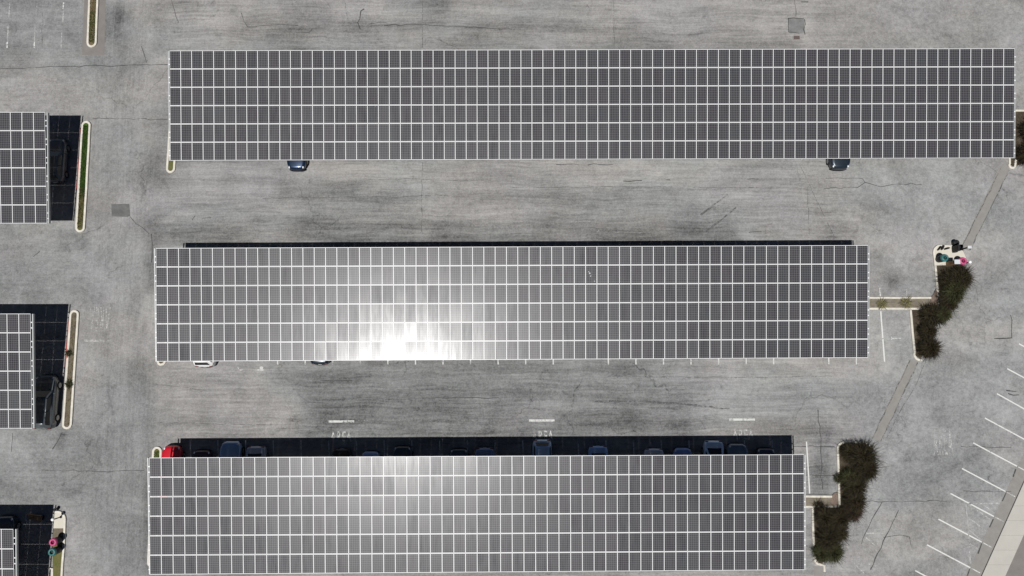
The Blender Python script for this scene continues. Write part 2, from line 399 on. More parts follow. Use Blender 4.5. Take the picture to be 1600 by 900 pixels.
ga, gb = (1589, 731), (1515, 887); wa, wb_ = (1600, 750), (1532.5, 900); ra, rb = (1600, 831), (1569, 900)
T0, T1 = 560, 1250
mb = MB(); poly_mb(mb, [(lin(ga, gb, T0), T0), (lin(wa, wb_, T0), T0), (lin(wa, wb_, T1), T1), (lin(ga, gb, T1), T1)], .004)
ensure_up(struct(mb, 'street_gutter', M['swale']))
mb = MB()   # sidewalk slab with its kerb step and scored joints
n = 30
for i in range(n):
    va, vb = T0 + (T1 - T0) * i / n, T0 + (T1 - T0) * (i + 1) / n - 0.15
    q = [(lin(wa, wb_, va), va), (lin(ra, rb, va), va), (lin(ra, rb, vb), vb), (lin(wa, wb_, vb), vb)]
    t_ = [P(u, v) + Vector((0, 0, .14)) for u, v in q]; b_ = [P(u, v) for u, v in q]
    mb.add(t_ + b_, [(3, 2, 1, 0), (0, 1, 5, 4), (1, 2, 6, 5), (2, 3, 7, 6), (3, 0, 4, 7)])
struct(mb, 'sidewalk', M['walk'])
mb = MB(); poly_mb(mb, [(lin(ra, rb, T0) + 2, T0), (lin(ra, rb, T0) + 300, T0), (lin(ra, rb, T1) + 300, T1), (lin(ra, rb, T1) + 2, T1)], .006)
ensure_up(struct(mb, 'street', M['patch_warm']))
mb = MB(); poly_mb(mb, [(1240, 56), (1249.5, 56), (1249.5, 61.5), (1240, 61.5)], .008)
o = ensure_up(mb.build('drain_cover', plain('rusty_iron', (0.10, 0.075, 0.068), .8, .3, var=.3, scale=8)))
tag(o, 'small rusty brown square cover set in the asphalt above the top canopy', 'drain cover')

# cracks, dark dashes, seams, painted shade at the gutter edges
mb = MB()
for w, pts in [(.07, [(-20, 107.5), (18, 106.8), (60, 105.5), (105, 104), (160, 102.5), (210, 101.5), (262, 101)]), (.05, [(221, 72), (225, 84), (229, 98)]),
  (.04, [(268, 0), (273, 17), (279, 35)]), (.06, [(377, 20), (381, 33), (387, 42), (401, 42)]), (.10, [(569, 14), (564, 17), (562, 30), (559, 35), (563, 46)]), (.06, [(552, 35), (560, 36)]),
  (.05, [(400, 41), (430, 39), (466, 40)]), (.08, [(470, 50), (483, 51), (488, 45)]), (.08, [(600, 40), (650, 38), (700, 41), (740, 42), (800, 46)]), (.07, [(575, 38), (604, 35)]),
  (.05, [(1243, -5), (1243.5, 26)]), (.12, [(1251, 3), (1263, 3)]), (.07, [(1231, 29), (1256, 29)]), (.07, [(1232, 29), (1232, 50), (1249, 52)]), (.07, [(1257, 30), (1258, 54)]),
  (.05, [(1290, 278.5), (1347, 279), (1352, 285), (1376, 292), (1391, 289), (1440, 288)]), (.05, [(1287, 295), (1340, 293), (1352, 285)]),
  (.06, [(869, 257), (905, 257.5)]), (.06, [(918, 258), (958, 257)]), (.10, [(974, 283), (1003, 282)]), (.07, [(1040, 281), (1047, 281)]), (.08, [(1168, 280), (1185, 280)]),
  (.05, [(1170, 363), (1190, 362)]),
  (.08, [(500, 594), (550, 594)]), (.06, [(660, 622), (780, 621)]),
  (.10, [(1579, 492), (1580.5, 510), (1581, 528), (1553, 529)]), (.09, [(1278, 640), (1281, 675), (1283, 715), (1285.5, 765)]), (.07, [(1240, 697.5), (1304, 698)]),
  (.05, [(1240, 743), (1305, 743)]), (.07, [(1378, 785), (1362, 812), (1352, 833), (1346, 850)]), (.09, [(1404, 797), (1385, 836), (1371, 865), (1360, 890)]), (.07, [(1318, 842), (1327, 852)]),
  (.05, [(203, 338), (212, 349), (222, 355), (233, 365)]), (.06, [(62, 393), (52, 401)]), (.05, [(305, 337), (300, 344)]), (.05, [(316, 341), (330, 340)]),
  (.09, [(237, 365), (238, 390), (237, 410)]), (.06, [(20, 676), (18, 706)]), (.09, [(97, 676), (90, 690), (82, 702)]), (.05, [(70, 735), (150, 737), (225, 735)]), (.05, [(145, 186), (200, 185), (262, 187)]),
  (.05, [(1501, 697), (1580, 699)]), (.05, [(1505, 767), (1580, 768)]), (.12, [(1587, 733), (1583, 745)]), (.12, [(1572, 770), (1566, 783)]), (.12, [(1552, 811), (1546, 824)]), (.12, [(1534, 849), (1528, 865)]), (.12, [(1515, 889), (1510, 905)]),  # wide entries: short dark dashes along the street gutter's left side
  (.10, [(1572, 610), (1588, 612)]), (.10, [(1575, 615), (1592, 617)]), (.05, [(1380, 840), (1408, 836), (1421, 839), (1424, 855)]), (.05, [(1300, 785), (1480, 783)]), (.07, [(1484, 487), (1498, 487)])]:
    ribbon(mb, pts, w, .010, .05)
struct(mb, 'cracks_and_dark_dashes', M['tar'])
mb = MB()
for w, pts in [(.06, [(660, 252), (659, 300), (659, 362)]), (.06, [(959, -10), (959, 75)]), (.05, [(575, 280), (660, 280)]), (.05, [(660, 281), (748, 283)]), (.05, [(540, 5), (543, 30)]), (.05, [(660, 0), (660, 75)]),
  (.10, [(1564, 262), (1533, 325), (1503, 385)]), (.10, [(1578, 263), (1548, 325), (1515, 391)]), (.10, [(1422, 563), (1392, 625), (1362, 686)]), (.10, [(1434, 566), (1405, 628), (1376, 690)]),  # dark ribbons that paint in the shadow along the concrete gutter's edges
  (.16, [(1095, 336), (1118, 318), (1137, 304)]), (.16, [(1103, 361), (1130, 341), (1150, 324)]), (.18, [(925, 627.5), (965, 627), (1020, 628), (1075, 632), (1100, 635.5), (1140, 638)]),
  (.06, [(1251, 260), (1272, 305), (1304, 371)]), (.05, [(1262, 292), (1264, 372)]), (.05, [(800, 293), (1050, 292)]), (.05, [(1080, 293), (1190, 293)]), (.05, [(66, 15), (66, 76)]), (.05, [(500, 625), (640, 624)]), (.05, [(660, 655), (665, 676)]), (.05, [(964, 657), (966, 676)]),
  (.06, [(1448, 560), (1432, 600), (1408, 640), (1385, 685)]), (.05, [(250, 660), (420, 664)]), (.05, [(410, 310), (700, 305)]), (.06, [(240, 600), (330, 610)]), (.05, [(980, 588), (1140, 590), (1300, 588)])]:
    ribbon(mb, pts, w, .0085, .03)
struct(mb, 'seams_and_gutter_shade', M['tar_and_shade'])
mb = MB()
for w, pts in [(.05, [(959, 255), (959.5, 300), (959, 367)]), (.06, [(872, 298), (960, 298)]), (.06, [(960, 321.5), (1048, 321)]), (.05, [(872, 340), (960, 339)]), (.07, [(960, 363), (1000, 363.5), (1048, 363)]), (.05, [(568, 322), (748, 323)]), (.06, [(568, 364.5), (610, 364)]), (.04, [(620, 364), (745, 364)]),
  (.04, [(954, 8), (954, 70)]), (.05, [(870, 57), (955, 58)]), (.05, [(955, 42), (1040, 42)]), (.07, [(560, 656.5), (617, 657), (650, 656.5)]), (.04, [(650, 657), (745, 657)]), (.05, [(874, 655), (955, 656)]), (.05, [(653, 657), (653, 676)]),
  (.06, [(0, 39.5), (60, 39), (126, 39.5)]), (.07, [(32, 44.5), (48, 44.5)]), (.05, [(1200, 320), (1350, 321)]), (.05, [(1290, 653), (1370, 652.5)]), (.05, [(1470, 655), (1600, 653)]), (.05, [(0, 161), (58, 160)]), (.05, [(1262, 41.5), (1330, 42)]), (.05, [(1450, 40.5), (1500, 40)]),
  (.04, [(15, 79), (110, 79)]), (.05, [(700, 607), (830, 606)]), (.05, [(1545, 402), (1600, 403)]), (.05, [(560, 609), (640, 607)]), (.06, [(928, 375), (934, 361), (943, 356)])]:
    ribbon(mb, pts, w, .012, .02)
struct(mb, 'pale_seams', M['pale'])

# ------------------------------------------------------------------ painted bays
mb = MB(); mw = MB(); mf = MB(); LW = .11
for k in range(22):                                     # bays under the middle canopy
    u = 434 + 43.05 * k
    if abs(u - 908) < 12 or abs(u - 1252) < 12: continue
    ribbon(mw, [(u - 2, 484), (u, 569.5)], LW, .016); ribbon(mw, [(u - 2, 462), (u - 4, 392)], LW, .016)
for u in (347, 391): ribbon(mw, [(u, 484), (u, 560)], LW, .016)
for k in range(22):                                     # bays under the bottom canopy
    u = 297 + 43.3 * k
    ribbon(mw, [(u, 688), (u + 3, 772)], LW, .016); ribbon(mw, [(u + 3, 792), (u + 4, 874)], LW, .016)
for k in range(29):                                     # bays under the top canopy
    u = 300 + 43.3 * k
    ribbon(mf, [(u, 104), (u, 178)], LW, .016); ribbon(mf, [(u, 190), (u, 250)], LW, .016)
for v0, vs0 in ((190, 268), (498, 583), (802, 885)):    # bays under the left canopies
    for k in range(4):
        u = 84 - 43.3 * k; ribbon(mf, [(u, v0), (u - 1, vs0)], LW, .016); ribbon(mf, [(u - 1, vs0 + 2), (u - 3, vs0 + 80)], LW, .016)
ribbon(mb, [(1376, 486), (1382, 565)], .13, .016); ribbon(mw, [(1374.5, 450), (1375.5, 463)], LW, .016); ribbon(mf, [(1416, 450), (1416.5, 463)], .08, .016)
ribbon(mb, [(1260, 690), (1262.5, 730), (1265, 771)], .11, .016)
ribbon(mw, [(1393, 529), (1408, 528.5)], .07, .016); ribbon(mw, [(1393, 526), (1393, 531)], .07, .016); ribbon(mf, [(1367, 529), (1390, 529)], .07, .016)
for (u0, v0, u1, v1) in [(1591.7, 537, 1690, 590), (1573.6, 576, 1672, 629), (1557.5, 615, 1652, 668), (1538.5, 653, 1622, 698), (1520.5, 692, 1589, 728.5), (1503, 732, 1571, 768), (1485, 771, 1553, 807), (1466, 811, 1534, 847), (1448, 851, 1516, 887), (1430, 891.5, 1498, 928)]:
    ribbon(mb, [(u0, v0), (u1, v1)], .115, .016); ribbon(mw, [(u1 + 2, v1 + 1), (u1 + 15, v1 + 8)], .09, .016)
for (u, a, b) in [(15.5, 3, 29), (13, 40, 75), (58, 6, 24), (55, 42, 75), (100, 4, 35), (97, 45, 75)]:   # worn bays in the top left corner
    ribbon(mf, [(u, a), (u - 1.6, b)], .11, .016)
ribbon(mw, [(11.6, 65), (11.2, 75)], .14, .020); ribbon(mw, [(54, 66), (53.6, 75)], .14, .020); ribbon(mw, [(99.5, 4), (99, 14)], .14, .020)
for pts in [[(1509, 787), (1513, 830), (1516, 882)], [(1513, 787), (1560, 786)], [(1512, 808), (1540, 829)], [(1513, 827), (1534, 845)], [(1513, 848), (1527, 857)], [(1535, 787), (1555, 803)], [(1513, 788), (1548, 812)]]: ribbon(mf, pts, .10, .016)
for pts in [[(1353, 833), (1383, 833)], [(1349, 872), (1359, 882)], [(1353, 840), (1367, 852)], [(1372, 843), (1369, 860)], [(1330, 875), (1350, 896)]]: ribbon(mf, pts, .10, .016)
for u, v in ((533.5, 658.5), (846.5, 657), (1159.5, 655.5)): ribbon(mw, [(u - 20, v), (u + 20, v)], .20, .016); ribbon(mw, [(u - 18 + (u % 3) * 4, v - .3), (u + 2 + (u % 5) * 3, v + .2)], .15, .018)
ribbon(mf, [(132, 532), (175, 533)], .22, .016)
ribbon(mw, [(401, 578), (412, 578)], .10, .016); ribbon(mf, [(372, 573), (373, 578), (380, 578)], .12, .016); ribbon(mw, [(406, 574), (411, 575)], .22, .016); ribbon(mf, [(386, 567), (392, 568)], .1, .016)
struct(mb, 'parking_lines', M['line']); struct(mw, 'worn_parking_lines', M['line_worn']); struct(mf, 'faded_parking_lines', M['line_faint'])

def ground_text(txt, u, v, wpx, hpx, mat, rz=0.0):
    cu = bpy.data.curves.new('lettering', 'FONT'); cu.body = txt; cu.align_x = 'CENTER'; cu.align_y = 'CENTER'; cu.space_character = 1.25; cu.offset = 0.012
    to = bpy.data.objects.new('tmp', cu); COL.objects.link(to); bpy.context.view_layer.update()
    dg = bpy.context.evaluated_depsgraph_get(); m = bpy.data.meshes.new_from_object(to.evaluated_get(dg)); bpy.data.objects.remove(to)
    co = np.array([q.co[:] for q in m.vertices]); mn, mx = co.min(0), co.max(0)
    o = bpy.data.objects.new('painted_lettering', m); COL.objects.link(o); m.materials.append(mat)
    for q in m.vertices:
        q.co = ((q.co.x - (mn[0] + mx[0]) / 2) * wpx / SC(v) / (mx[0] - mn[0]), (q.co.y - (mn[1] + mx[1]) / 2) * hpx / SC(v) / (mx[1] - mn[1]), 0)
    m.transform(Matrix.Translation(P(u, v) + Vector((0, 0, .014))) @ Matrix.Rotation(rz, 4, 'Z')); tag(o, kind='structure')
for u, v in ((533, 688), (848, 687), (1161, 685)): ground_text('AREA', u, v - 6, 33, 16, M['line_letter'])
ground_text('AREA', 156, 499, 32, 38, M['line_faint'], math.pi)
ground_text('AREA', 1473, 691, 31, 40, M['line_faint'])

# ------------------------------------------------------------------ solar canopies
def canopy(label, tl, tr, bl, br, ncol, zn, zs, group, rails, keep=100, ncolumns=8, islands=None):
    """tl..br: pixel corners of the panel field; tilt: the lower edge in the photo is the lower side"""
    A, B, C, D = P(*tl, zn), P(*tr, zn), P(*bl, zs), P(*br, zs)
    cen = (A + B + C + D) / 4
    root = empty('solar_canopy', (cen.x, cen.y, 0), label, 'solar canopy', group)
    o0 = Vector((cen.x, cen.y, 0))
    A, B, C, D = A - o0, B - o0, C - o0, D - o0
    ex = ((B - A) / ncol + (D - C) / ncol) / 2; ey = ((C - A) / 6 + (D - B) / 6) / 2
    pw, ph = ex.length, ey.length
    def at(i, j):      # bilinear point in panel units
        s_, t_ = i / ncol, j / 6
        return A * (1 - s_) * (1 - t_) + B * s_ * (1 - t_) + C * (1 - s_) * t_ + D * s_ * t_
    X_ = ex.normalized(); N_ = X_.cross(-ey).normalized(); Y_ = N_.cross(X_)
    rot = Matrix((X_, Y_, N_)).transposed()
    hw, hh = pw / 2 - .0045, ph / 2 - .008
    fx, fy, th = .026, .039, .032
    iw, ih = hw - fx, hh - fy
    def panel(mb, Mx, ce):
        def tr(x, y, z): return ce + Mx @ Vector((x, y, z))
        b = len(mb.v)
        rect = lambda w, h, z: [tr(-w, -h, z), tr(w, -h, z), tr(w, h, z), tr(-w, h, z)]
        mb.v += [tuple(q) for q in rect(hw, hh, 0) + rect(iw, ih, 0) + rect(iw, ih, -.004) + rect(hw, hh, -th)]
        fs = [(b + k, b + (k + 1) % 4, b + 4 + (k + 1) % 4, b + 4 + k) for k in range(4)]
        fs += [(b + 4 + k, b + 4 + (k + 1) % 4, b + 8 + (k + 1) % 4, b + 8 + k) for k in range(4)]
        fs += [(b + 12 + k, b + 12 + (k + 1) % 4, b + (k + 1) % 4, b + k) for k in range(4)]
        n0 = len(mb.f); mb.f += fs; mb.m += [0] * 12
        mb.f.append((b + 8, b + 9, b + 10, b + 11)); mb.m.append(1); mb.uv[n0 + 12] = [(0, 0), (6, 0), (6, 10), (0, 10)]
        mb.f.append((b + 15, b + 14, b + 13, b + 12)); mb.m.append(2)
        r1 = random.random(); r2 = random.random() ** 1.5
        mb.at.setdefault('prand', []).extend([r1] * 14); mb.at.setdefault('prandb', []).extend([r2] * 14)
    ids = [(i, j) for i in range(ncol) for j in range(6)]
    ids.sort(key=lambda q: (at(q[0] + .5, q[1] + .5) + o0).length)
    mats = [M['alu'], M['glass'], M['back']]
    rest = MB(); rowt = [random.gauss(0, .22) for _ in range(6)]
    for n_, (i, j) in enumerate(ids):
        ce = at(i + .5, j + .5)
        e = Matrix.Rotation(R(rowt[j] + random.gauss(0, .18)), 3, 'X') @ Matrix.Rotation(R(random.gauss(0, .2)), 3, 'Y')
        if n_ < keep:
            m1 = MB(); panel(m1, e, Vector()); m1.build('solar_panel', mats, root, loc=ce, rot=rot.to_euler())
        else:
            panel(rest, rot @ e, ce)
    if rest.f:
        tag(rest.build('solar_panel_field', mats, root), kind='stuff')
    # purlins, girders and posts
    for j in range(6):
        for f_ in (.28, .72):
            p, q = at(0.1, j + f_), at(ncol - .1, j + f_); m1 = MB()
            d = (q - p); m1.box((p + q) / 2 + Vector((0, 0, -.12)), (d.length, .07, .16), M=rot); m1.build('purlin', M['steel'], root)
    for k in range(ncolumns):
        i = ncol * (k + .5) / ncolumns
        p, q = at(i, .25), at(i, 5.75); c = (p + q) / 2
        m1 = MB(); w = .13
        sec = lambda P_, top, dep: [P_ + Vector((sx * w, 0, z)) for sx, z in ((-1, top), (1, top), (1, top - dep), (-1, top - dep))]
        prof = [(p, .22), (c + (p - c) * .1, .55), (c + (q - c) * .1, .55), (q, .22)]
        b = 0; vv = []; ff = []
        for pp, dep in prof: vv += sec(pp, -.205, dep)
        for s_ in range(3): ff += [(s_ * 4 + k2, s_ * 4 + (k2 + 1) % 4, s_ * 4 + 4 + (k2 + 1) % 4, s_ * 4 + 4 + k2) for k2 in range(4)]
        ff += [(3, 2, 1, 0), (12, 13, 14, 15)]
        m1.add(vv, ff); m1.build('girder', M['white_steel'], root)
        m2 = MB(); top = c.z - .75
        m2.box((c.x, c.y, top / 2 + .3), (.26, .26, top - .6), 0); m2.box((c.x, c.y, top - .0), (.4, .4, .03), 0)
        m2.lathe((c.x, c.y, 0), [(0.0, .6), (.3, .6), (.3, 0), (.0, 0)], 16, 1)
        m2.build('post', [M['white_steel'], M['pad']], root)
    # edge rails with clips at the open ends
    for side, off in rails:
        m1 = MB(); i0 = 0 if side < 0 else ncol
        p, q = at(i0, 0.02), at(i0, 6.0); d = q - p
        ux = X_ * side
        m1.box((p + q) / 2 + ux * off + N_ * -.06, (.07, d.length, .05), 0, M=rot)
        m1.box((p + q) / 2 + ux * (off + .055) + N_ * -.16, (.02, d.length, .22), 0, M=rot)
        for j in range(12):
            c = p + d * ((j + .22 + (.56 if j % 2 else 0) * 0) / 12 + (.02 if j % 2 else .055)) + ux * off * .6
            m1.box(c + N_ * -.025, (.11, .10, .03), 1, M=rot)
        m1.build('edge_rail', [M['steel'], M['alu']], root)
    return root, at, o0
CG = 'solar canopies over the parking bays'
C1 = canopy('longest solar canopy, highest in the photo, two dark blue cars poking out below it', (265, 79), (1585.5, 75.5), (266, 251), (1584.5, 247), 77, 4.39, 3.07, CG, ((-1, .09), (1, .09)), ncolumns=10)
C2 = canopy('middle solar canopy with the blinding white sun glint on its lowest rows', (243.5, 387.5), (1356.5, 383), (244.5, 565), (1356, 559), 63, 4.39, 3.07, CG, ((-1, .09), (1, .09)), ncolumns=8)
C3 = canopy('lowest long solar canopy with a row of shaded cars along its upper edge', (233.5, 715), (1256.5, 710), (234, 898), (1257, 890.5), 56, 4.39, 3.07, CG, ((-1, .09), (1, .09)), ncolumns=7)
C4 = canopy('short end of a solar canopy at the left edge beside the green grass island', (70 - 12 * 18.08, 175), (70, 175), (74 - 12 * 18.0, 349.5), (73.6, 349), 12, 4.39, 3.07, CG, ((1, .13),), ncolumns=2)
C5 = canopy('short end of a solar canopy at the left edge above the parked grey SUV', (47.5 - 12 * 18.4, 490), (47.5, 490), (50 - 12 * 18.4, 670), (50.2, 669.5), 12, 4.39, 3.07, CG, ((1, .13),), ncolumns=2)
C6 = canopy('solar canopy corner in the lower left photo corner beside the pink and teal topped bins', (20.5 - 12 * 18.75, 826.5), (20.5, 826.5), (24.5 - 12 * 18.75, 1013), (24.5, 1013), 12, 4.39, 3.07, CG, ((1, .13),), ncolumns=2)
# bird droppings and a pale see-through patch on the middle canopy
def splat(at_, o0, root, i, j, r):
    m = MB(); c = at_(i, j)
    pts = [c + Vector((math.cos(a) * r * random.uniform(.5, 1.3), math.sin(a) * r * random.uniform(.5, 1.3), .006)) for a in np.linspace(0, 2 * math.pi, 11)[:-1]]
    m.face(pts); m.build('bird_dropping', M['pale_top'], root)
m = MB(); q = [C2[1](28.35 + a, 2.08 + b) + Vector((0, 0, .012)) for a, b in ((.05, 0), (.55, .0), (.55, .8), (.45, .7), (.38, .5), (.2, .35), (.12, .15))]
m.face(q[::-1]); m.build('pale_patch', paint_mat('pale_film', (.34, .34, .34), .45, 6.0), C2[0])
for i, j, r in ((38.35, 1.42, .07), (38.28, 1.35, .04), (38.45, 1.58, .06), (38.8, 1.85, .04), (39.02, 1.3, .03)): splat(C2[1], C2[2], C2[0], i, j, r)

# ------------------------------------------------------------------ kerbed islands
def strip_kerb(mb, pts, w=.2, h=.15, closed=False, z0=0.0):
    """raised kerb along world points"""
    q = [Vector((p[0], p[1], 0)) for p in pts]; n = len(q); ring = []
    for i, p in enumerate(q):
        a = q[(i - 1) % n] if closed or i > 0 else p; b = q[(i + 1) % n] if closed or i < n - 1 else p
        d = (b - a).normalized(); nn = Vector((-d.y, d.x, 0)) * w / 2
        ring.append([p + nn + Vector((0, 0, z0)), p + nn * .9 + Vector((0, 0, h - .01)), p + nn * .75 + Vector((0, 0, h)), p - nn * .75 + Vector((0, 0, h)), p - nn * .9 + Vector((0, 0, h - .01)), p - nn + Vector((0, 0, z0))])
    for i in range(n if closed else n - 1):
        r0, r1 = ring[i], ring[(i + 1) % n]
        for k in range(5): mb.face([r0[k + 1], r0[k], r1[k], r1[k + 1]])
    if not closed:
        mb.face(ring[0]); mb.face(ring[-1][::-1])
def capsule(p, q, r, n=10):
    d = (q - p).normalized(); nn = Vector((-d.y, d.x, 0)); out = []
    for k in range(n + 1):
        a = math.pi * k / n; out.append(p + nn * r * math.cos(a) - d * r * math.sin(a))
    for k in range(n + 1):
        a = math.pi * k / n; out.append(q - nn * r * math.cos(a) + d * r * math.sin(a))
    # long sides subdivided for slight irregularity
    res = []
    for a, b in zip(out, out[1:] + out[:1]):
        m = max(1, int((b - a).length / 1.2))
        for k in range(m): res.append(a.lerp(b, k / m) + Vector((random.gauss(0, .006), random.gauss(0, .006), 0)))
    return res
def fill(name, pts, z, mat, root, o0, bumpy=True):
    """soil or lawn surface, triangulated with a gentle crown"""
    bm = bmesh.new(); vs_ = [bm.verts.new((p[0] - o0.x, p[1] - o0.y, z)) for p in pts]
    f = bm.faces.new(vs_); f.normal_update()
    if f.normal.z < 0: f.normal_flip()
    bmesh.ops.triangulate(bm, faces=[f])
    if bumpy:
        bmesh.ops.subdivide_edges(bm, edges=bm.edges[:], cuts=3, use_grid_fill=True)
        for v in bm.verts:
            if not v.is_boundary: v.co.z += random.uniform(.0, .05)
    me = bpy.data.meshes.new(name); bm.to_mesh(me); bm.free(); me.materials.append(mat)
    o = bpy.data.objects.new(name, me); COL.objects.link(o); o.parent = root; return o
IG = 'kerbed islands at the row ends'
def oval_island(label, top, bot, wpx, beds, red=None):
    p, q = P(*top), P(*bot); r = wpx / SC((top[1] + bot[1]) / 2) / 2
    o0 = (p + q) / 2; root = empty('kerbed_island', o0, label, 'traffic island', IG)
    p2, q2 = p + (q - p).normalized() * r, q - (q - p).normalized() * r
    cl = capsule(p2, q2, r - .11)
    mb = MB(); strip_kerb(mb, [c - o0 for c in cl], .22, .15, True); ob = mb.build('kerb', M['kerb'], root); fix_normals(ob)
    d = (q2 - p2); ax = d.normalized(); nn = Vector((-ax.y, ax.x, 0)); ri = r - .20
    inner = capsule(p2, q2, ri)
    cuts = [0.0] + [b[0] for b in beds]
    for k, (e, nm, mt) in enumerate(beds):
        s_, e_ = cuts[k], e
        lo = -r * 2 if k == 0 else d.length * s_; hi = d.length + 2 * r if k == len(beds) - 1 else d.length * e_
        pts = []
        for c, c2 in zip(inner, inner[1:] + inner[:1]):
            t1, t2 = (c - p2).dot(ax), (c2 - p2).dot(ax)
            if lo <= t1 <= hi: pts.append(c)
            for lim in (lo, hi):
                if (t1 - lim) * (t2 - lim) < 0: pts.append(c.lerp(c2, (lim - t1) / (t2 - t1)))
        # order the ring by angle round its centre (convex piece)
        ce = sum(pts, Vector()) / len(pts); pts.sort(key=lambda w: math.atan2((w - ce).dot(nn), (w - ce).dot(ax)))
        fill(nm, pts, .10, M[mt], root, o0)
    if red:
        mb = MB(); side = -1 if nn.x > 0 else 1
        a = p2 + d * red[0] + nn * side * (r + .05) - o0; b = p2 + d * red[1] + nn * side * (r + .05) - o0
        mb.box((a + b) / 2 + Vector((0, 0, .05)), ((b - a).length, .09, .1), rz=math.atan2(ax.y, ax.x)); mb.build('red_paint', M['red_paint'], root)
    return root, p2, q2, ri
def fix_normals(o):
    bm = bmesh.new(); bm.from_mesh(o.data); bmesh.ops.remove_doubles(bm, verts=bm.verts[:], dist=.0005)
    bmesh.ops.recalc_face_normals(bm, faces=bm.faces[:]); bm.to_mesh(o.data); bm.free()
IA = oval_island('narrow kerbed island of dry brown mulch running off the top edge of the photo', (150.5, -90), (144, 75), 16, [(.82, 'mulch_bed', 'mulch'), (1.0, 'mulch_bed', 'mulch')])
IB = oval_island('narrow kerbed island of bright green grass beside the upper left canopy', (135.8, 189.5), (126, 363.5), 15.5, [(.68, 'lawn', 'lawn'), (1.0, 'dry_lawn', 'lawn_dry')], (.03, .62))
IC = oval_island('narrow kerbed island of dry brown dirt beside the shaded grey SUV', (117.7, 484.5), (105.3, 670.8), 15.5, [(.5, 'dirt_bed', 'dirt'), (1.0, 'dirt_bed', 'dirt')], (.05, .48))
ID1 = oval_island('rounded island end sticking out under the left tip of the longest canopy', (278, 96), (267, 271), 14.5, [(.9, 'dirt_bed', 'dirt'), (1.0, 'dry_lawn', 'lawn_dry')])
ID2 = oval_island('rounded island tip peeking out under the left end of the glinting canopy', (262, 396), (252.5, 571.5), 14.5, [(.5, 'dirt_bed', 'dirt'), (1.0, 'dirt_bed', 'dirt')])
ID3 = oval_island('rounded grassy island end beside the red car', (246.5, 697.5), (238, 886), 15.5, [(.2, 'dry_lawn', 'lawn_dry'), (1.0, 'dirt_bed', 'dirt')])

def px_path(pts): return [P(u, v) for u, v in pts]
def arc(cu, cv, r, a0, a1, n=7): return [(cu + r * math.cos(R(a0 + (a1 - a0) * k / n)), cv - r * math.sin(R(a0 + (a1 - a0) * k / n))) for k in range(n + 1)]
def island(label, kerbs, fills, base, group=IG, name='kerbed_island'):
    o0 = P(*base); root = empty(name, o0, label, 'traffic island', group)
    for pts in kerbs:
        mb = MB(); w = px_path(pts); q = []
        for a, b in zip(w, w[1:]):
            n = max(1, int((b - a).length / 1.0))
            for k in range(n): q.append(a.lerp(b, k / n) + Vector((random.gauss(0, .008), random.gauss(0, .008), 0)))
        q.append(w[-1]); strip_kerb(mb, [c - o0 for c in q], .21, .15); fix_normals(mb.build('kerb', M['kerb'], root))
    for nm, pts, z, mt in fills: fill(nm, px_path(pts), z, M[mt], root, o0, mt not in ('pad',))
    return root
# bottom left island with pad, bins
island('kerbed island with cream pad and rough grass under the pink and teal lidded bins',
       [arc(91, 811, 11.5, 120, 0) + [(101.5, 840), (98.5, 880), (95, 950)], [(77, 888), (83, 888), (82.5, 950)]],
       [('concrete_pad', [(84, 812), (86, 803), (91, 800.5), (97, 803), (101, 809), (101.5, 825), (84, 825)], .135, 'pad'),
        ('dirt_bed', [(84, 825), (99.5, 825), (98.5, 845), (83, 845)], .10, 'dirt'), ('dry_lawn', [(83, 845), (98.5, 845), (95, 940), (84, 940)], .10, 'lawn_dry')], (92, 850))
# right islands
island('planted end bed with a cream bin pad, right of the glinting canopy',
       [[(1501, 384.5)] + arc(1468, 394, 9.5, 90, 180) + [(1462.5, 435), (1466, 481)], [(1422, 484.5), (1425, 520), (1428, 551)] + arc(1437, 553, 9.5, 180, 285)],
       [('concrete_pad', [(1459.5, 390), (1464, 386), (1500, 385.5), (1508, 403), (1505, 414), (1462, 415)], .135, 'pad'),
        ('planting_bed', [(1462, 415), (1504, 414), (1437, 561), (1430, 556), (1428, 550), (1423, 485), (1466, 482)], .10, 'soil')], (1465, 470))
island('planted end bed with an L shaped kerb, right of the lowest long canopy',
       [[(1362, 700), (1356, 694.5), (1350, 691.5)] + arc(1317.5, 700.5, 9.2, 90, 180) + [(1309.5, 740), (1311, 790)], [(1269, 793), (1270, 838), (1272, 868)] + arc(1281.5, 872, 9.5, 180, 265) + [(1287, 883), (1287.5, 893)]],
       [('planting_bed', [(1309.5, 702), (1312, 696), (1318, 692), (1350, 692.5), (1363, 702), (1325, 792), (1290, 876), (1281, 881), (1273, 872), (1270, 793), (1310, 791)], .10, 'soil')], (1308, 785))
island('planted end bed at the right tip of the longest canopy',
       [[(1650, 173), (1588, 173.5)] + arc(1586, 184, 10.5, 100, 180) + [(1576, 220), (1576.5, 256)] + arc(1580.5, 258.5, 4.5, 180, 360) + [(1586, 250)]],
       [('planting_bed', [(1577, 184), (1580, 177), (1587, 174), (1650, 174), (1597, 256), (1583, 261), (1577.5, 257)], .10, 'soil')], (1590, 215))
def median(label, u0, u1, vt, vb, base, brick):
    island(label, [[(u0, vt), (u1 - 12, vt)], [(u0, vb), (u1 - 1, vb)]], [('dirt_bed', [(u0, vt + 1), (u1 - 14, vt + 1), (u1 - 14, vb - 1), (u0, vb - 1)], .11, 'gravel'), ('mulch_bed', brick, .105, 'brick')], base, 'dirt medians beyond the canopy ends', 'median_strip')
median('weedy dirt median strip between the glinting canopy and the planted bed', 1200, 1466, 465.5, 482.5, (1410, 474), [(1452, 466.5), (1458, 460), (1461, 452), (1464, 452), (1465, 481.5), (1452, 481.5)])
median('short dirt median strip between the lowest canopy and the planted bed', 1130, 1311, 775.5, 791.5, (1285, 783), [(1297, 776.5), (1303, 770), (1308.5, 769), (1309.5, 790.5), (1297, 790.5)])

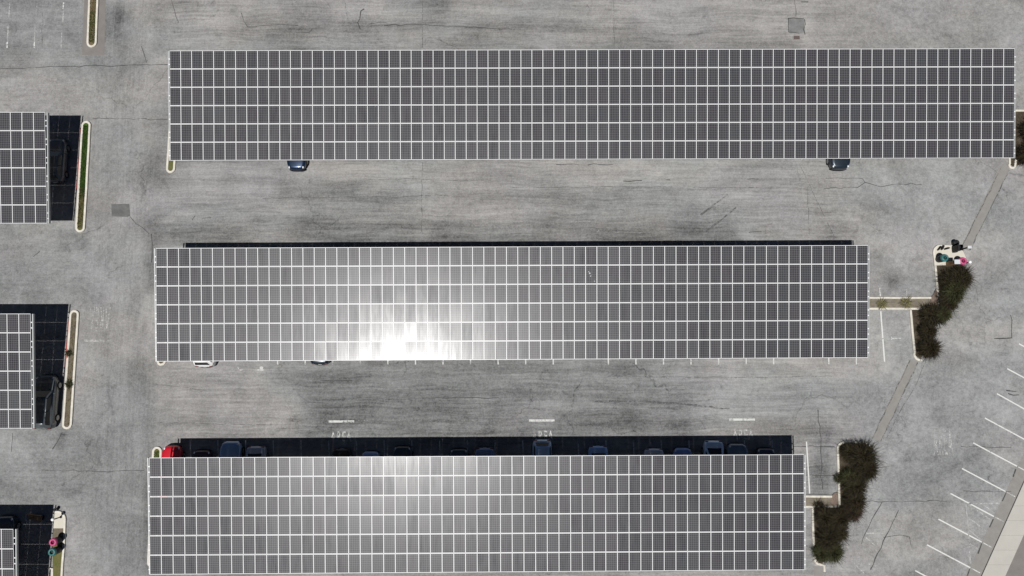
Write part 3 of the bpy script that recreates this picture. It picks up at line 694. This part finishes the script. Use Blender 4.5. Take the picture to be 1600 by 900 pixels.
# ------------------------------------------------------------------ vegetation
def blades(mb, base, n, rad, hgt, width, droop=.5, core=.45, leafv=(0, 1)):
    vals = mb.at.setdefault('leaf', [])
    for _ in range(n):
        a = random.uniform(0, 2 * math.pi); rr = rad * core * math.sqrt(random.random())
        x, y = base.x + rr * math.cos(a), base.y + rr * math.sin(a)
        a2 = a + random.gauss(0, .7); ln = rad * random.uniform(.45, 1.0) * (random.uniform(1.25, 1.8) if random.random() < .3 else 1); up = hgt * random.uniform(.35, 1.0)
        z0 = base.z + random.uniform(.0, .5) * hgt
        p0 = Vector((x, y, z0)); dx, dy = math.cos(a2), math.sin(a2)
        p1 = p0 + Vector((dx * ln * .45, dy * ln * .45, (base.z + up - z0) * .85))
        p2 = p0 + Vector((dx * ln, dy * ln, (base.z + up - z0) * (1 - droop * random.random())))
        t = Vector((-dy, dx, random.uniform(-.5, .5))).normalized() * width * random.uniform(.5, 1.4) / 2
        lv = random.uniform(*leafv)
        mb.face([p0 - t * .5, p0 + t * .5, p1 + t, p1 - t]); mb.face([p1 - t, p1 + t, p2 + t * .15, p2 - t * .15]); vals += [lv, lv]
def leaflets(mb, base, n, rad, hgt, size):
    vals = mb.at.setdefault('leaf', [])
    for _ in range(n):
        d = Vector((random.gauss(0, 1), random.gauss(0, 1), abs(random.gauss(0, .8)))).normalized() * random.random() ** .4
        lob = 1 + .25 * math.sin(3 * math.atan2(d.y, d.x) + base.x)
        c = base + Vector((d.x * rad * lob, d.y * rad * lob, .1 + d.z * hgt))
        ax = (d + Vector((random.gauss(0, .5), random.gauss(0, .5), random.gauss(0, .4)))).normalized(); s_ = ax.orthogonal().normalized()
        s_ = Matrix.Rotation(random.uniform(0, 6.28), 3, ax) @ s_
        l, w = size * random.uniform(.6, 1.6), size * random.uniform(.12, .25)
        mb.face([c - ax * l / 2, c + s_ * w, c + ax * l / 2, c - s_ * w]); vals.append(random.random())
SG = 'dark feathery shrubs in the end beds'
def shrub(label, u, v, rad, hgt, n=1500, mat='leaf', group=SG, name='shrub', cat='shrub', width=.03, size=.16):
    if cat == 'shrub': rad *= (.84 if v < 480 else .78 if v < 600 else .88 if v < 790 else .80); u += (5 if v < 600 else 3 if v < 790 else 1); v += 2
    b = P(u, v); root = empty(name, b + Vector((0, 0, .1)), label, cat, group); mb = MB()
    nb = 3 if rad > .8 else 1
    for k in range(nb):
        o = Vector((0, 0, 0)) if k == 0 else Vector((random.uniform(-.4, .4) * rad, random.uniform(-.4, .4) * rad, 0))
        blades(mb, o, n // nb, rad * random.uniform(.8, 1.05), hgt * random.uniform(.8, 1), width)
    leaflets(mb, Vector((0, 0, 0)), int(n * .45), rad * .85, hgt * .7, size)
    mb.build('foliage', M[mat], root)
    st = MB()
    for k in range(5):
        a = k * 1.256 + random.random(); st.tube([(0.05 * math.cos(a), .05 * math.sin(a), -.05), (.14 * rad * math.cos(a), .14 * rad * math.sin(a), hgt * .35), (.32 * rad * math.cos(a), .32 * rad * math.sin(a), hgt * .7)], .022, 5)
    st.build('stem', M['bark'], root)
for args in [
 ('dark shrub directly below the brown post and pink topped bin', 1478, 438, 1.1, 1.4), ('dark shrub at the outer right side below the bollard with the white cap', 1486, 434, 1.15, 1.4), ('dark olive shrub halfway down the bin pad bed', 1477, 454, 1.0, 1.4, 1500, 'leaf_green'), ('dark shrub beside the corner of the weedy median strip', 1471, 470, .95, 1.3),
 ('dark spreading shrub just under the end of the weedy median strip', 1447, 491, 1.15, 1.1), ('dark shrub leaning out right of the weedy median strip end', 1462, 490, .9, 1.1, 1400, 'leaf_green'), ('dark shrub in the middle of the tapering bed tip', 1438, 517, 1.0, 1.4), ('dark shrub at the rounded bottom tip of the glinting canopy bed', 1440, 543, 1.0, 1.3),
 ('dark shrub in the rounded top left corner of the L shaped kerb bed', 1321, 704, .85, 1.2), ('widest dark shrub at the top right of the L shaped kerb bed', 1338, 707, 1.15, 1.5), ('dark shrub against the right edge below the bare patch', 1341, 733, .95, 1.4), ('dark olive shrub whose shoots hang over the left kerb', 1319, 743, .9, 1.2, 1400, 'leaf_green'), ('dark shrub in the middle right of the L shaped kerb bed', 1328, 757, 1.05, 1.3), ('dark shrub just above the short dirt median end', 1325, 780, 1.0, 1.3),
 ('brown tinged shrub at the outer right of the short median end', 1326, 796, .9, 1.2, 1500, 'leaf_brown'), ('dark shrub hanging over the short median strip', 1284, 805, 1.0, 1.1), ('dark shrub left of the brown tinged shrub', 1306, 806, 1.0, 1.2), ('dark shrub halfway down the lower bed', 1288, 832, 1.1, 1.3), ('dark shrub on the right side of the lower bed', 1304, 828, .9, 1.2), ('green leaning shrub at the lower left tip of the bed', 1279, 860, .95, 1.1, 1400, 'leaf_green'), ('green pointed shrub at the lower right tip of the bed', 1296, 858, .9, 1.1, 1400, 'leaf_green'),
 ('dark shrub at the right photo edge beside the longest canopy', 1600, 205, 1.4, 1.5), ('lower dark shrub at the right photo edge beside the longest canopy', 1594, 240, 1.1, 1.3)]:
    shrub(*args)
WG = 'weed clumps on the median'
for lab, u, v, r_ in [('yellow green weed clump on the median nearest the glinting canopy end', 1376, 476, .5), ('yellow green weed clump spilling over both kerbs of the median', 1413, 474, .55)]:
    shrub(lab, u, v, r_, .25, 110, 'weed', WG, 'weed_clump', 'weeds', .03, .12)
shrub('small dark spiky plant hanging over the left kerb of the L shaped bed', 1308, 747, .5, .5, 150, 'leaf_green', 'small plants', 'spiky_plant', 'plant')
shrub('dark spiky plant growing on the short dirt median', 1277, 791, .55, .5, 150, 'leaf', 'small plants', 'spiky_plant', 'plant')
shrub('small green plant on the left kerb of the dry dirt island', 109, 552, .32, .3, 120, 'leaf_green', 'small plants', 'kerb_plant', 'plant', .03, .1)
shrub('small green plant in the middle of the dry dirt island', 109.5, 600, .38, .3, 140, 'leaf_green', 'small plants', 'kerb_plant', 'plant', .03, .1)
def scatter(name, isl, a, b, n, mat, h=.09):
    _, p2, q2, ri = isl; d = q2 - p2; ax = d.normalized(); nn = Vector((-ax.y, ax.x, 0)); mb = MB(); vals = mb.at.setdefault('leaf', [])
    for _ in range(n):
        t = random.uniform(a, b); c = p2 + d * t + nn * random.uniform(-ri, ri) * .92 + Vector((0, 0, .11))
        an = random.uniform(0, 6.28); w = Vector((math.cos(an), math.sin(an), 0)) * random.uniform(.015, .04); l = Vector((random.gauss(0, .05), random.gauss(0, .05), h * random.uniform(.6, 1.4)))
        mb.face([c - w, c + w, c + l]); vals.append(random.random())
    tag(mb.build(name, M[mat]), 'grass and dry litter growing in the kerbed islands', 'grass', kind='stuff')
scatter('grass', IB, 0, .72, 5000, 'grass'); scatter('dry_grass', IB, .62, 1, 1800, 'grass_dry'); scatter('dry_grass', IC, 0, 1, 1800, 'grass_dry', .06)
scatter('dry_grass', IA, .3, 1, 2200, 'grass_dry', .08); scatter('green_weeds', IA, .68, 1, 700, 'grass', .1); scatter('grass', ID3, 0, .2, 500, 'grass')

# ------------------------------------------------------------------ cars
STYLES = {  # L, W, deck heights, cabin: (rear base t, rear top t, front top t, front base t), roof z
 'sedan': dict(L=4.75, W=1.83, hood=.98, trunk=1.05, roof=1.45, cab=(-.80, -.50, .06, .40)),
 'hatch': dict(L=4.25, W=1.78, hood=.98, trunk=1.02, roof=1.52, cab=(-.93, -.76, .08, .42)),
 'suv': dict(L=4.75, W=1.92, hood=1.10, trunk=1.10, roof=1.75, cab=(-.955, -.82, .12, .42)),
 'truck_suv': dict(L=4.85, W=2.0, hood=1.18, trunk=1.18, roof=1.88, cab=(-.97, -.90, .18, .44)),
}
VG = 'parked vehicles'
def car(name, label, u, v_end, end, heading, col, style, cat='car', metal=0.3, group=VG):
    """v_end: pixel row (ground) of the end that shows; end: 'N' or 'S' side of the car; heading: which way the bonnet points"""
    st = STYLES[style]; L, W = st['L'], st['W']; p = P(u, v_end)
    cy = p.y - L / 2 if end == 'N' else p.y + L / 2
    root = empty(name, (p.x, cy, 0), label, cat, group, 0 if heading == 'N' else math.pi)
    pm = paint(name + '_paint', col, metal)
    hw = W / 2
    def wid(t):
        e = abs(t); f = 1 - .26 * max(0, (e - .72) / .28) ** 2.2 - .02 * (1 - e)
        return hw * (f if t < 0 else 1 - .42 * max(0, (e - .62) / .38) ** 2.4)
    def deck(t):
        c = st['cab']
        if t > c[3] - .1: z = st['hood'] + .05 - .17 * ((t - c[3] + .1) / (1.1 - c[3])) ** 1.6
        else: z = st['trunk'] + (st['hood'] + .05 - st['trunk']) * (t + 1) / (c[3] + .9)
        return z - .34 * max(0, (abs(t) - .93) / .07) ** 2
    ts = [-1, -.985, -.96, -.92, -.85, -.75, -.6, -.45, -.3, -.15, 0, .15, .3, .42, .55, .68, .78, .86, .92, .96, .985, 1]
    mb = MB(); vs_ = []; ns = 13
    for t in ts:
        w, zd = wid(t), deck(t); zb = .24 + .10 * max(0, (abs(t) - .9) / .1)
        half = [(w * .86, zb), (w * .97, zb + .10), (w, .55), (w * .985, zd - .16), (w * .93, zd - .05), (w * .62, zd - .005), (0, zd + .02)]
        if abs(t) == 1: half = [(a * .97, b) for a, b in half]
        sec = half + [(-a, b) for a, b in half[-2::-1]]
        vs_ += [(a, t * L / 2, b) for a, b in sec]
    fs = []
    for i in range(len(ts) - 1):
        for k in range(ns - 1): fs.append((i * ns + k, i * ns + k + 1, (i + 1) * ns + k + 1, (i + 1) * ns + k))
        fs.append((i * ns + ns - 1, i * ns, (i + 1) * ns, (i + 1) * ns + ns - 1))
    fs.append(tuple(range(ns))[::-1]); e = (len(ts) - 1) * ns; fs.append(tuple(range(e, e + ns)))
    mb.add(vs_, fs); body = mb.build('body', pm, root, True); fix_normals(body)
    # cabin
    rb, rt, ft, fb = (q * L / 2 for q in st['cab']); zr = st['roof']; zb = min(st['hood'], st['trunk']) - .03
    bw, tw = hw * .90, hw * .72
    base = [(-bw, rb), (bw, rb), (bw * .98, fb), (-bw * .98, fb)]; top = [(-tw, rt), (tw, rt), (tw, ft), (-tw, ft)]
    bm = bmesh.new(); B_ = [bm.verts.new((x, y, zb)) for x, y in base]; T_ = [bm.verts.new((x, y, zr - .05)) for x, y in top]
    C_ = bm.verts.new((0, (rt + ft) / 2, zr)); R_ = [bm.verts.new((x * .6, y * .75 + (rt + ft) / 8, zr - .012)) for x, y in top]
    for k in range(4):
        k2 = (k + 1) % 4; bm.faces.new((B_[k], B_[k2], T_[k2], T_[k])); bm.faces.new((T_[k], T_[k2], R_[k2], R_[k])); bm.faces.new((R_[k], R_[k2], C_))
    bmesh.ops.recalc_face_normals(bm, faces=bm.faces[:])
    bmesh.ops.bevel(bm, geom=[e_ for e_ in bm.edges if len(e_.link_faces) == 2 and e_.calc_face_angle(0) > .5], offset=.07, segments=3, affect='EDGES')
    m_ = bpy.data.meshes.new('cabin'); bm.to_mesh(m_); bm.free(); m_.materials.append(pm); m_.polygons.foreach_set('use_smooth', [True] * len(m_.polygons))
    co = bpy.data.objects.new('cabin', m_); COL.objects.link(co); co.parent = root
    def pane(nm, a, b, c, d, s0, s1, t0, t1):
        a, b, c, d = map(Vector, (a, b, c, d)); n = (b - a).cross(d - a).normalized(); q = MB()
        pt = lambda s_, t_: a * (1 - s_) * (1 - t_) + b * s_ * (1 - t_) + c * s_ * t_ + d * (1 - s_) * t_ + n * .012
        N1 = 4
        for i in range(N1): q.face([pt(s0 + (s1 - s0) * i / N1, t0), pt(s0 + (s1 - s0) * (i + 1) / N1, t0), pt(s0 + (s1 - s0) * (i + 1) / N1, t1), pt(s0 + (s1 - s0) * i / N1, t1)])
        q.build(nm, M['window'], root)
    b3 = [(x, y, zb) for x, y in base]; t3 = [(x, y, zr - .05) for x, y in top]
    zf = .14
    pane('windscreen', b3[2], b3[3], t3[3], t3[2], .06, .94, zf, .95)
    pane('rear_window', b3[0], b3[1], t3[1], t3[0], .09, .91, .22, .93)
    for a, b, c, d in ((b3[1], b3[2], t3[2], t3[1]), (b3[3], b3[0], t3[0], t3[3])):
        pane('side_window', a, b, c, d, .07, .48, .25, .90); pane('side_window', a, b, c, d, .52, .90, .25, .90)
    for sx in (-1, 1):
        q = MB(); q.lathe((0, 0, 0), [(0, -.04), (.06, -.035), (.08, 0), (.06, .035), (0, .04)], 10)
        q.v = [(sx * (wid(.9) - .085) + x * 1.1, .895 * L / 2 + y * 1.5, deck(.9) - .075 + z * 1.2 - (y) * .3) for x, y, z in q.v]; q.build('headlight', M['lamp_clear'], root, True)
        q = MB(); q.box((sx * (wid(-.97) - .13), -.978 * L / 2, deck(-.9) - .22), (.26, .10, .22)); q.build('tail_light', M['lamp_red'], root, bevel=.03)
        q = MB(); q.lathe((0, 0, 0), [(0, -.06), (.07, -.05), (.09, 0), (.07, .05), (0, .06)], 10)
        q.v = [(sx * (hw + .07) + x * 1.1, fb - .28 + y * .7, zb + .10 + z * 1.2) for x, y, z in q.v]; q.build('wing_mirror', pm, root, True)
        for ty in (-.60, .62):
            wr = .34 if style in ('sedan', 'hatch') else .38
            w_ = MB(); w_.lathe((0, 0, 0), [(wr * .62, -.11), (wr * .93, -.11), (wr, -.07), (wr, .07), (wr * .93, .11), (wr * .62, .11)], 24)
            w_.v = [(sx * (hw - .085) + z * sx, ty * L / 2 + x, wr + y) for x, y, z in w_.v]; wo_ = w_.build('tyre', M['rubber'], root, True); fix_normals(wo_)
            r_ = MB(); r_.lathe((0, 0, 0), [(0, .06), (wr * .2, .07), (wr * .62, .10)], 24)
            r_.v = [(sx * (hw - .085) + z * sx, ty * L / 2 + x, wr + y) for x, y, z in r_.v]; r_.build('rim', M['rim'], wo_, True)
    q = MB(); q.box((0, 0.995 * L / 2, .42), (W * .5, .03, .16)); q.build('grille', M['black'], root)
    q = MB(); q.box((0, -1.003 * L / 2, .62), (.32, .02, .16)); q.build('number_plate', M['plate'], root)
    for tt, nm in ((1, 'front_bumper'), (-1, 'rear_bumper')):
        q = MB(); pts = [(x * W * .40, tt * (L / 2 + .025 - abs(x) ** 3 * .16), .40) for x in np.linspace(-1, 1, 9)]; q.tube(pts, .055, 6); q.build(nm, M['black'], root, True)
    return root
NAVY = (0.010, 0.024, 0.055); 
car('parked_car', 'dark blue car with a shiny bonnet below the left part of the longest canopy', 466.5, 269, 'S', 'S', NAVY, 'sedan', metal=.5)
car('parked_car', 'dusty slate blue car sticking out below the right part of the longest canopy', 1307, 268, 'S', 'S', (0.016, 0.026, 0.038), 'suv', metal=.3)
car('parked_car', 'white car with a dark rear window below the left end of the glinting canopy', 325, 573.5, 'S', 'N', (0.78, 0.78, 0.77), 'suv', metal=0)
car('parked_car', 'black car barely showing below the glinting canopy', 503, 569.5, 'S', 'N', (0.012, 0.02, 0.03), 'sedan')
car('parked_car', 'bright red car half in the sun beside the rounded grassy island', 275, 695, 'N', 'N', (0.50, 0.010, 0.022), 'sedan', metal=.1)
BL = (0.10, 0.14, 0.22)
for lab, u, v, hd, colr, sty in [
 ('dark maroon car in the shade next to the bright red car', 321, 702, 'N', (0.06, 0.018, 0.018), 'sedan'),
 ('blue grey car with a long pale bonnet, third car from the red one', 366.5, 688.5, 'N', (0.17, 0.26, 0.40), 'suv'),
 ('silver framed dark car right of the blue car with the long bonnet', 405, 696, 'S', (0.30, 0.32, 0.37), 'sedan'),
 ('nearly black car in the deepest shade below the left painted AREA', 537, 700, 'S', (0.016, 0.016, 0.018), 'sedan'),
 ('blue grey car barely peeking out at the lower canopy sun glint', 581.5, 704, 'N', (0.24, 0.32, 0.50), 'sedan'),
 ('blackish car barely visible in shade above the brightest lower panels', 631, 696, 'N', (0.03, 0.04, 0.05), 'hatch'),
 ('very dark teal car just left of the navy car with a bright crease', 718, 700, 'N', (0.04, 0.06, 0.08), 'hatch'),
 ('navy car with a small bright crease down its tail', 758, 698.5, 'S', (0.13, 0.18, 0.30), 'sedan'),
 ('steel blue car sticking out furthest below the middle painted AREA', 846.5, 686, 'S', (0.30, 0.42, 0.56), 'hatch'),
 ('mid blue car with rounded tail right of the steel blue car', 933, 695.5, 'S', (0.24, 0.36, 0.60), 'sedan'),
 ('silver grey car whose curved rear rim shows as a thin arc', 1019, 699.5, 'S', (0.42, 0.44, 0.50), 'sedan'),
 ('blue car between the thin silver arc and the car with a bright blue tail', 1063.5, 698.5, 'N', (0.16, 0.24, 0.46), 'sedan'),
 ('bright blue grey car with a dark rear window left of the right painted AREA', 1111, 687.5, 'S', (0.40, 0.50, 0.70), 'sedan'),
 ('dark slate car below the right painted AREA', 1147.5, 692, 'N', (0.09, 0.13, 0.18), 'suv'),
 ('dim dark blue car at the right end of the shaded row', 1192, 699, 'N', (0.04, 0.055, 0.09), 'sedan')]:
    k = 1.25 if max(colr) > .12 else 0.8
    car('parked_car', lab, u, v, 'N', hd, tuple(min(.8, c * k) for c in colr), sty, metal=.15)
car('parked_suv', 'dark grey SUV standing in canopy shade beside the dry dirt island', 76, 669, 'S', 'N', (0.10, 0.11, 0.115), 'truck_suv', 'SUV')
car('parked_car', 'dark grey car in full shade left of the green grass island', 92, 288, 'S', 'N', (0.10, 0.10, 0.105), 'hatch', metal=0)
car('parked_car', 'dark blue car nose showing in the shade in the lower left corner', 18, 804, 'N', 'N', (0.03, 0.04, 0.055), 'suv')

# ------------------------------------------------------------------ bins, posts and small furniture
BG = 'funnel topped litter bins'
def bin_(label, u, v, lid, inside, r=.33, h=1.0):
    root = empty('litter_bin', below(u, v, 1.25, .135), label, 'litter bin', BG)
    m = MB(); m.lathe((0, 0, 0), [(0, 0), (r * .86, 0), (r * .95, .05), (r, h * .5), (r * .98, h - .1), (r * .9, h - .06), (0, h - .06)], 20); fix_normals(m.build('barrel', M['black'], root, True))
    m = MB(); m.lathe((0, 0, h - .12), [(r * 1.02, 0), (r * 1.10, .03), (r * 1.10, .10), (r * .95, .24), (r * .58, .27), (r * .50, .22)], 24); fix_normals(m.build('lid', M[lid], root, True))
    m = MB(); m.lathe((0, 0, h - .12), [(r * .51, .24), (r * .46, .10), (r * .2, .04), (0, .03)], 20); fix_normals(m.build('opening', M[inside], root, True))
bin_('black litter bin with a pink funnel lid on the lower left island', 82, 847.5, 'pink', 'pink_dark')
bin_('black litter bin with a teal funnel lid on the lower left island', 80.5, 863, 'teal', 'teal_dark')
bin_('black litter bin with a teal lid on the right concrete pad', 1477, 402.5, 'teal', 'teal_dark', .33)
bin_('black litter bin with a pink lid on the right concrete pad behind the brown post', 1505.5, 407.5, 'pink', 'pink_dark', .33)
def bollard(label, u, v, h, zb=.135):
    root = empty('capped_bollard', below(u, v, h + .25, zb), label, 'bollard', 'white capped bollards')
    m = MB(); m.tube([(0, 0, 0), (0, 0, h)], .05, 12); m.lathe((0, 0, 0), [(0, .03), (.11, .03), (.12, 0)], 12); m.build('post', M['black'], root, True)
    m = MB(); m.lathe((0, 0, h - .02), [(.06, 0), (.13, .04), (.15, .10), (.12, .18), (.06, .22), (0, .23)], 14); fix_normals(m.build('cap', M['white'], root, True))
bollard('thin black bollard with a round white cap at the corner of the lower left pad', 82, 812, 1.1)
bollard('thin black bollard with a round white cap right of the pink lidded bin', 1516, 409.4, 1.1)
root = empty('short_black_stub', P(90.5, 795), 'short plain black stub on the asphalt at the top of the lower left island', 'bollard')  # short black stub standing for a dark blob on the ground
m = MB(); m.lathe((0, 0, 0), [(0, 0), (.14, 0), (.14, .5), (.10, .58), (0, .6)], 14); fix_normals(m.build('post', M['black'], root, True))
m = MB(); m.lathe((0, 0, .42), [(.141, 0), (.148, .01), (.148, .06), (.141, .07)], 14); m.build('band', M['steel'], root)
root = empty('information_post', below(1496, 409, 1.58, .135), 'upright brown wooden box with a pale grey top between teal and pink lidded bins', 'post')
m = MB(); m.box((0, 0, .70), (.46, .34, 1.40)); m.build('cabinet', M['wood'], root, bevel=.015)
m = MB(); m.box((0, 0, 1.425), (.54, .42, .05)); m.build('top', M['pale_top'], root, bevel=.01)
m = MB(); m.box((-.235, 0, .95), (.012, .26, .5)); m.build('door_panel', plain('dark_wood', (.17, .10, .055), .7, .3), root)
root = empty('lamp_post', below(1515, 386, 2.6, 0), 'black lamp post with a pale grey box head on the right concrete pad', 'lamp post')
m = MB(); m.tube([(0, 0, 0), (0, 0, 2.5)], .07, 12); m.box((0, 0, .3), (.26, .26, .6)); m.build('pole', M['black'], root)
m = MB(); m.box((.0, 0, 2.57), (.36, .26, .14)); m.build('lamp_head', M['pale_top'], root, bevel=.02)
m = MB(); m.tube([(0, .0, 1.7), (.08, .0, 2.1), (.05, 0, 2.5)], .03, 8); m.build('bracket', M['steel'], root)
root = empty('metal_cabinet', P(1489, 390) + Vector((0, 0, .135)), 'black metal utility cabinet at the foot of the lamp post', 'cabinet')
m = MB(); m.box((0, 0, .52), (.42, .50, 1.04)); m.build('housing', M['black'], root, bevel=.02)
m = MB(); m.box((0, 0, 1.06), (.48, .56, .05)); m.build('roof', M['black'], root, bevel=.01)
m = MB(); m.box((-.217, .0, .55), (.012, .40, .85)); m.box((-.228, .14, .55), (.02, .03, .12)); m.build('door', M['black'], root)
root = empty('black_planter', P(1489.5, 380.5), 'round black planter tub beside the lamp post at the kerb', 'planter')
m = MB(); m.lathe((0, 0, 0), [(0, 0), (.20, 0), (.26, .5), (.28, .52), (.24, .52), (.22, .44), (0, .42)], 18); fix_normals(m.build('tub', M['black'], root, True))
m = MB(); m.lathe((0, 0, .43), [(.215, 0), (.1, .03), (0, .03)], 14); m.build('soil', M['black'], root)
for lab, u, v, a in [('leftmost small black metal hoop on the right concrete pad', 1465.5, 388.5, .9), ('middle small black metal hoop on the right concrete pad', 1470.5, 387.5, 1.1), ('small black metal hoop nearest the lamp post', 1477.5, 389, .25)]:
    root = empty('metal_hoop', P(u, v) + Vector((0, 0, .135)), lab, 'hoop', 'small metal hoops', a)
    m = MB(); m.tube([(-.2, 0, 0), (-.2, 0, .22), (-.15, 0, .28), (.15, 0, .28), (.2, 0, .22), (.2, 0, 0)], .045, 8); m.build('hoop', M['black'], root)
    m = MB(); m.box((0, 0, .01), (.5, .14, .02)); m.build('base_plate', M['black'], root)
root = empty('bench', P(60, 807.5), 'brown wooden bench standing in the shade of the lower left canopy', 'bench', None, -.12)
m = MB()
for k in range(4): m.box((0, -.18 + k * .12, .45), (1.2, .10, .04))
m.build('seat', M['wood'], root)
for k in range(3):
    pass
m = MB(); m.box((0, .30, .78), (1.2, .04, .12)); m.box((0, .28, .62), (1.2, .04, .12)); m.build('backrest', M['wood'], root)
for sx in (-1, 1):
    m = MB(); m.box((sx * .5, 0, .215), (.06, .42, .43)); m.build('leg', M['black'], root)
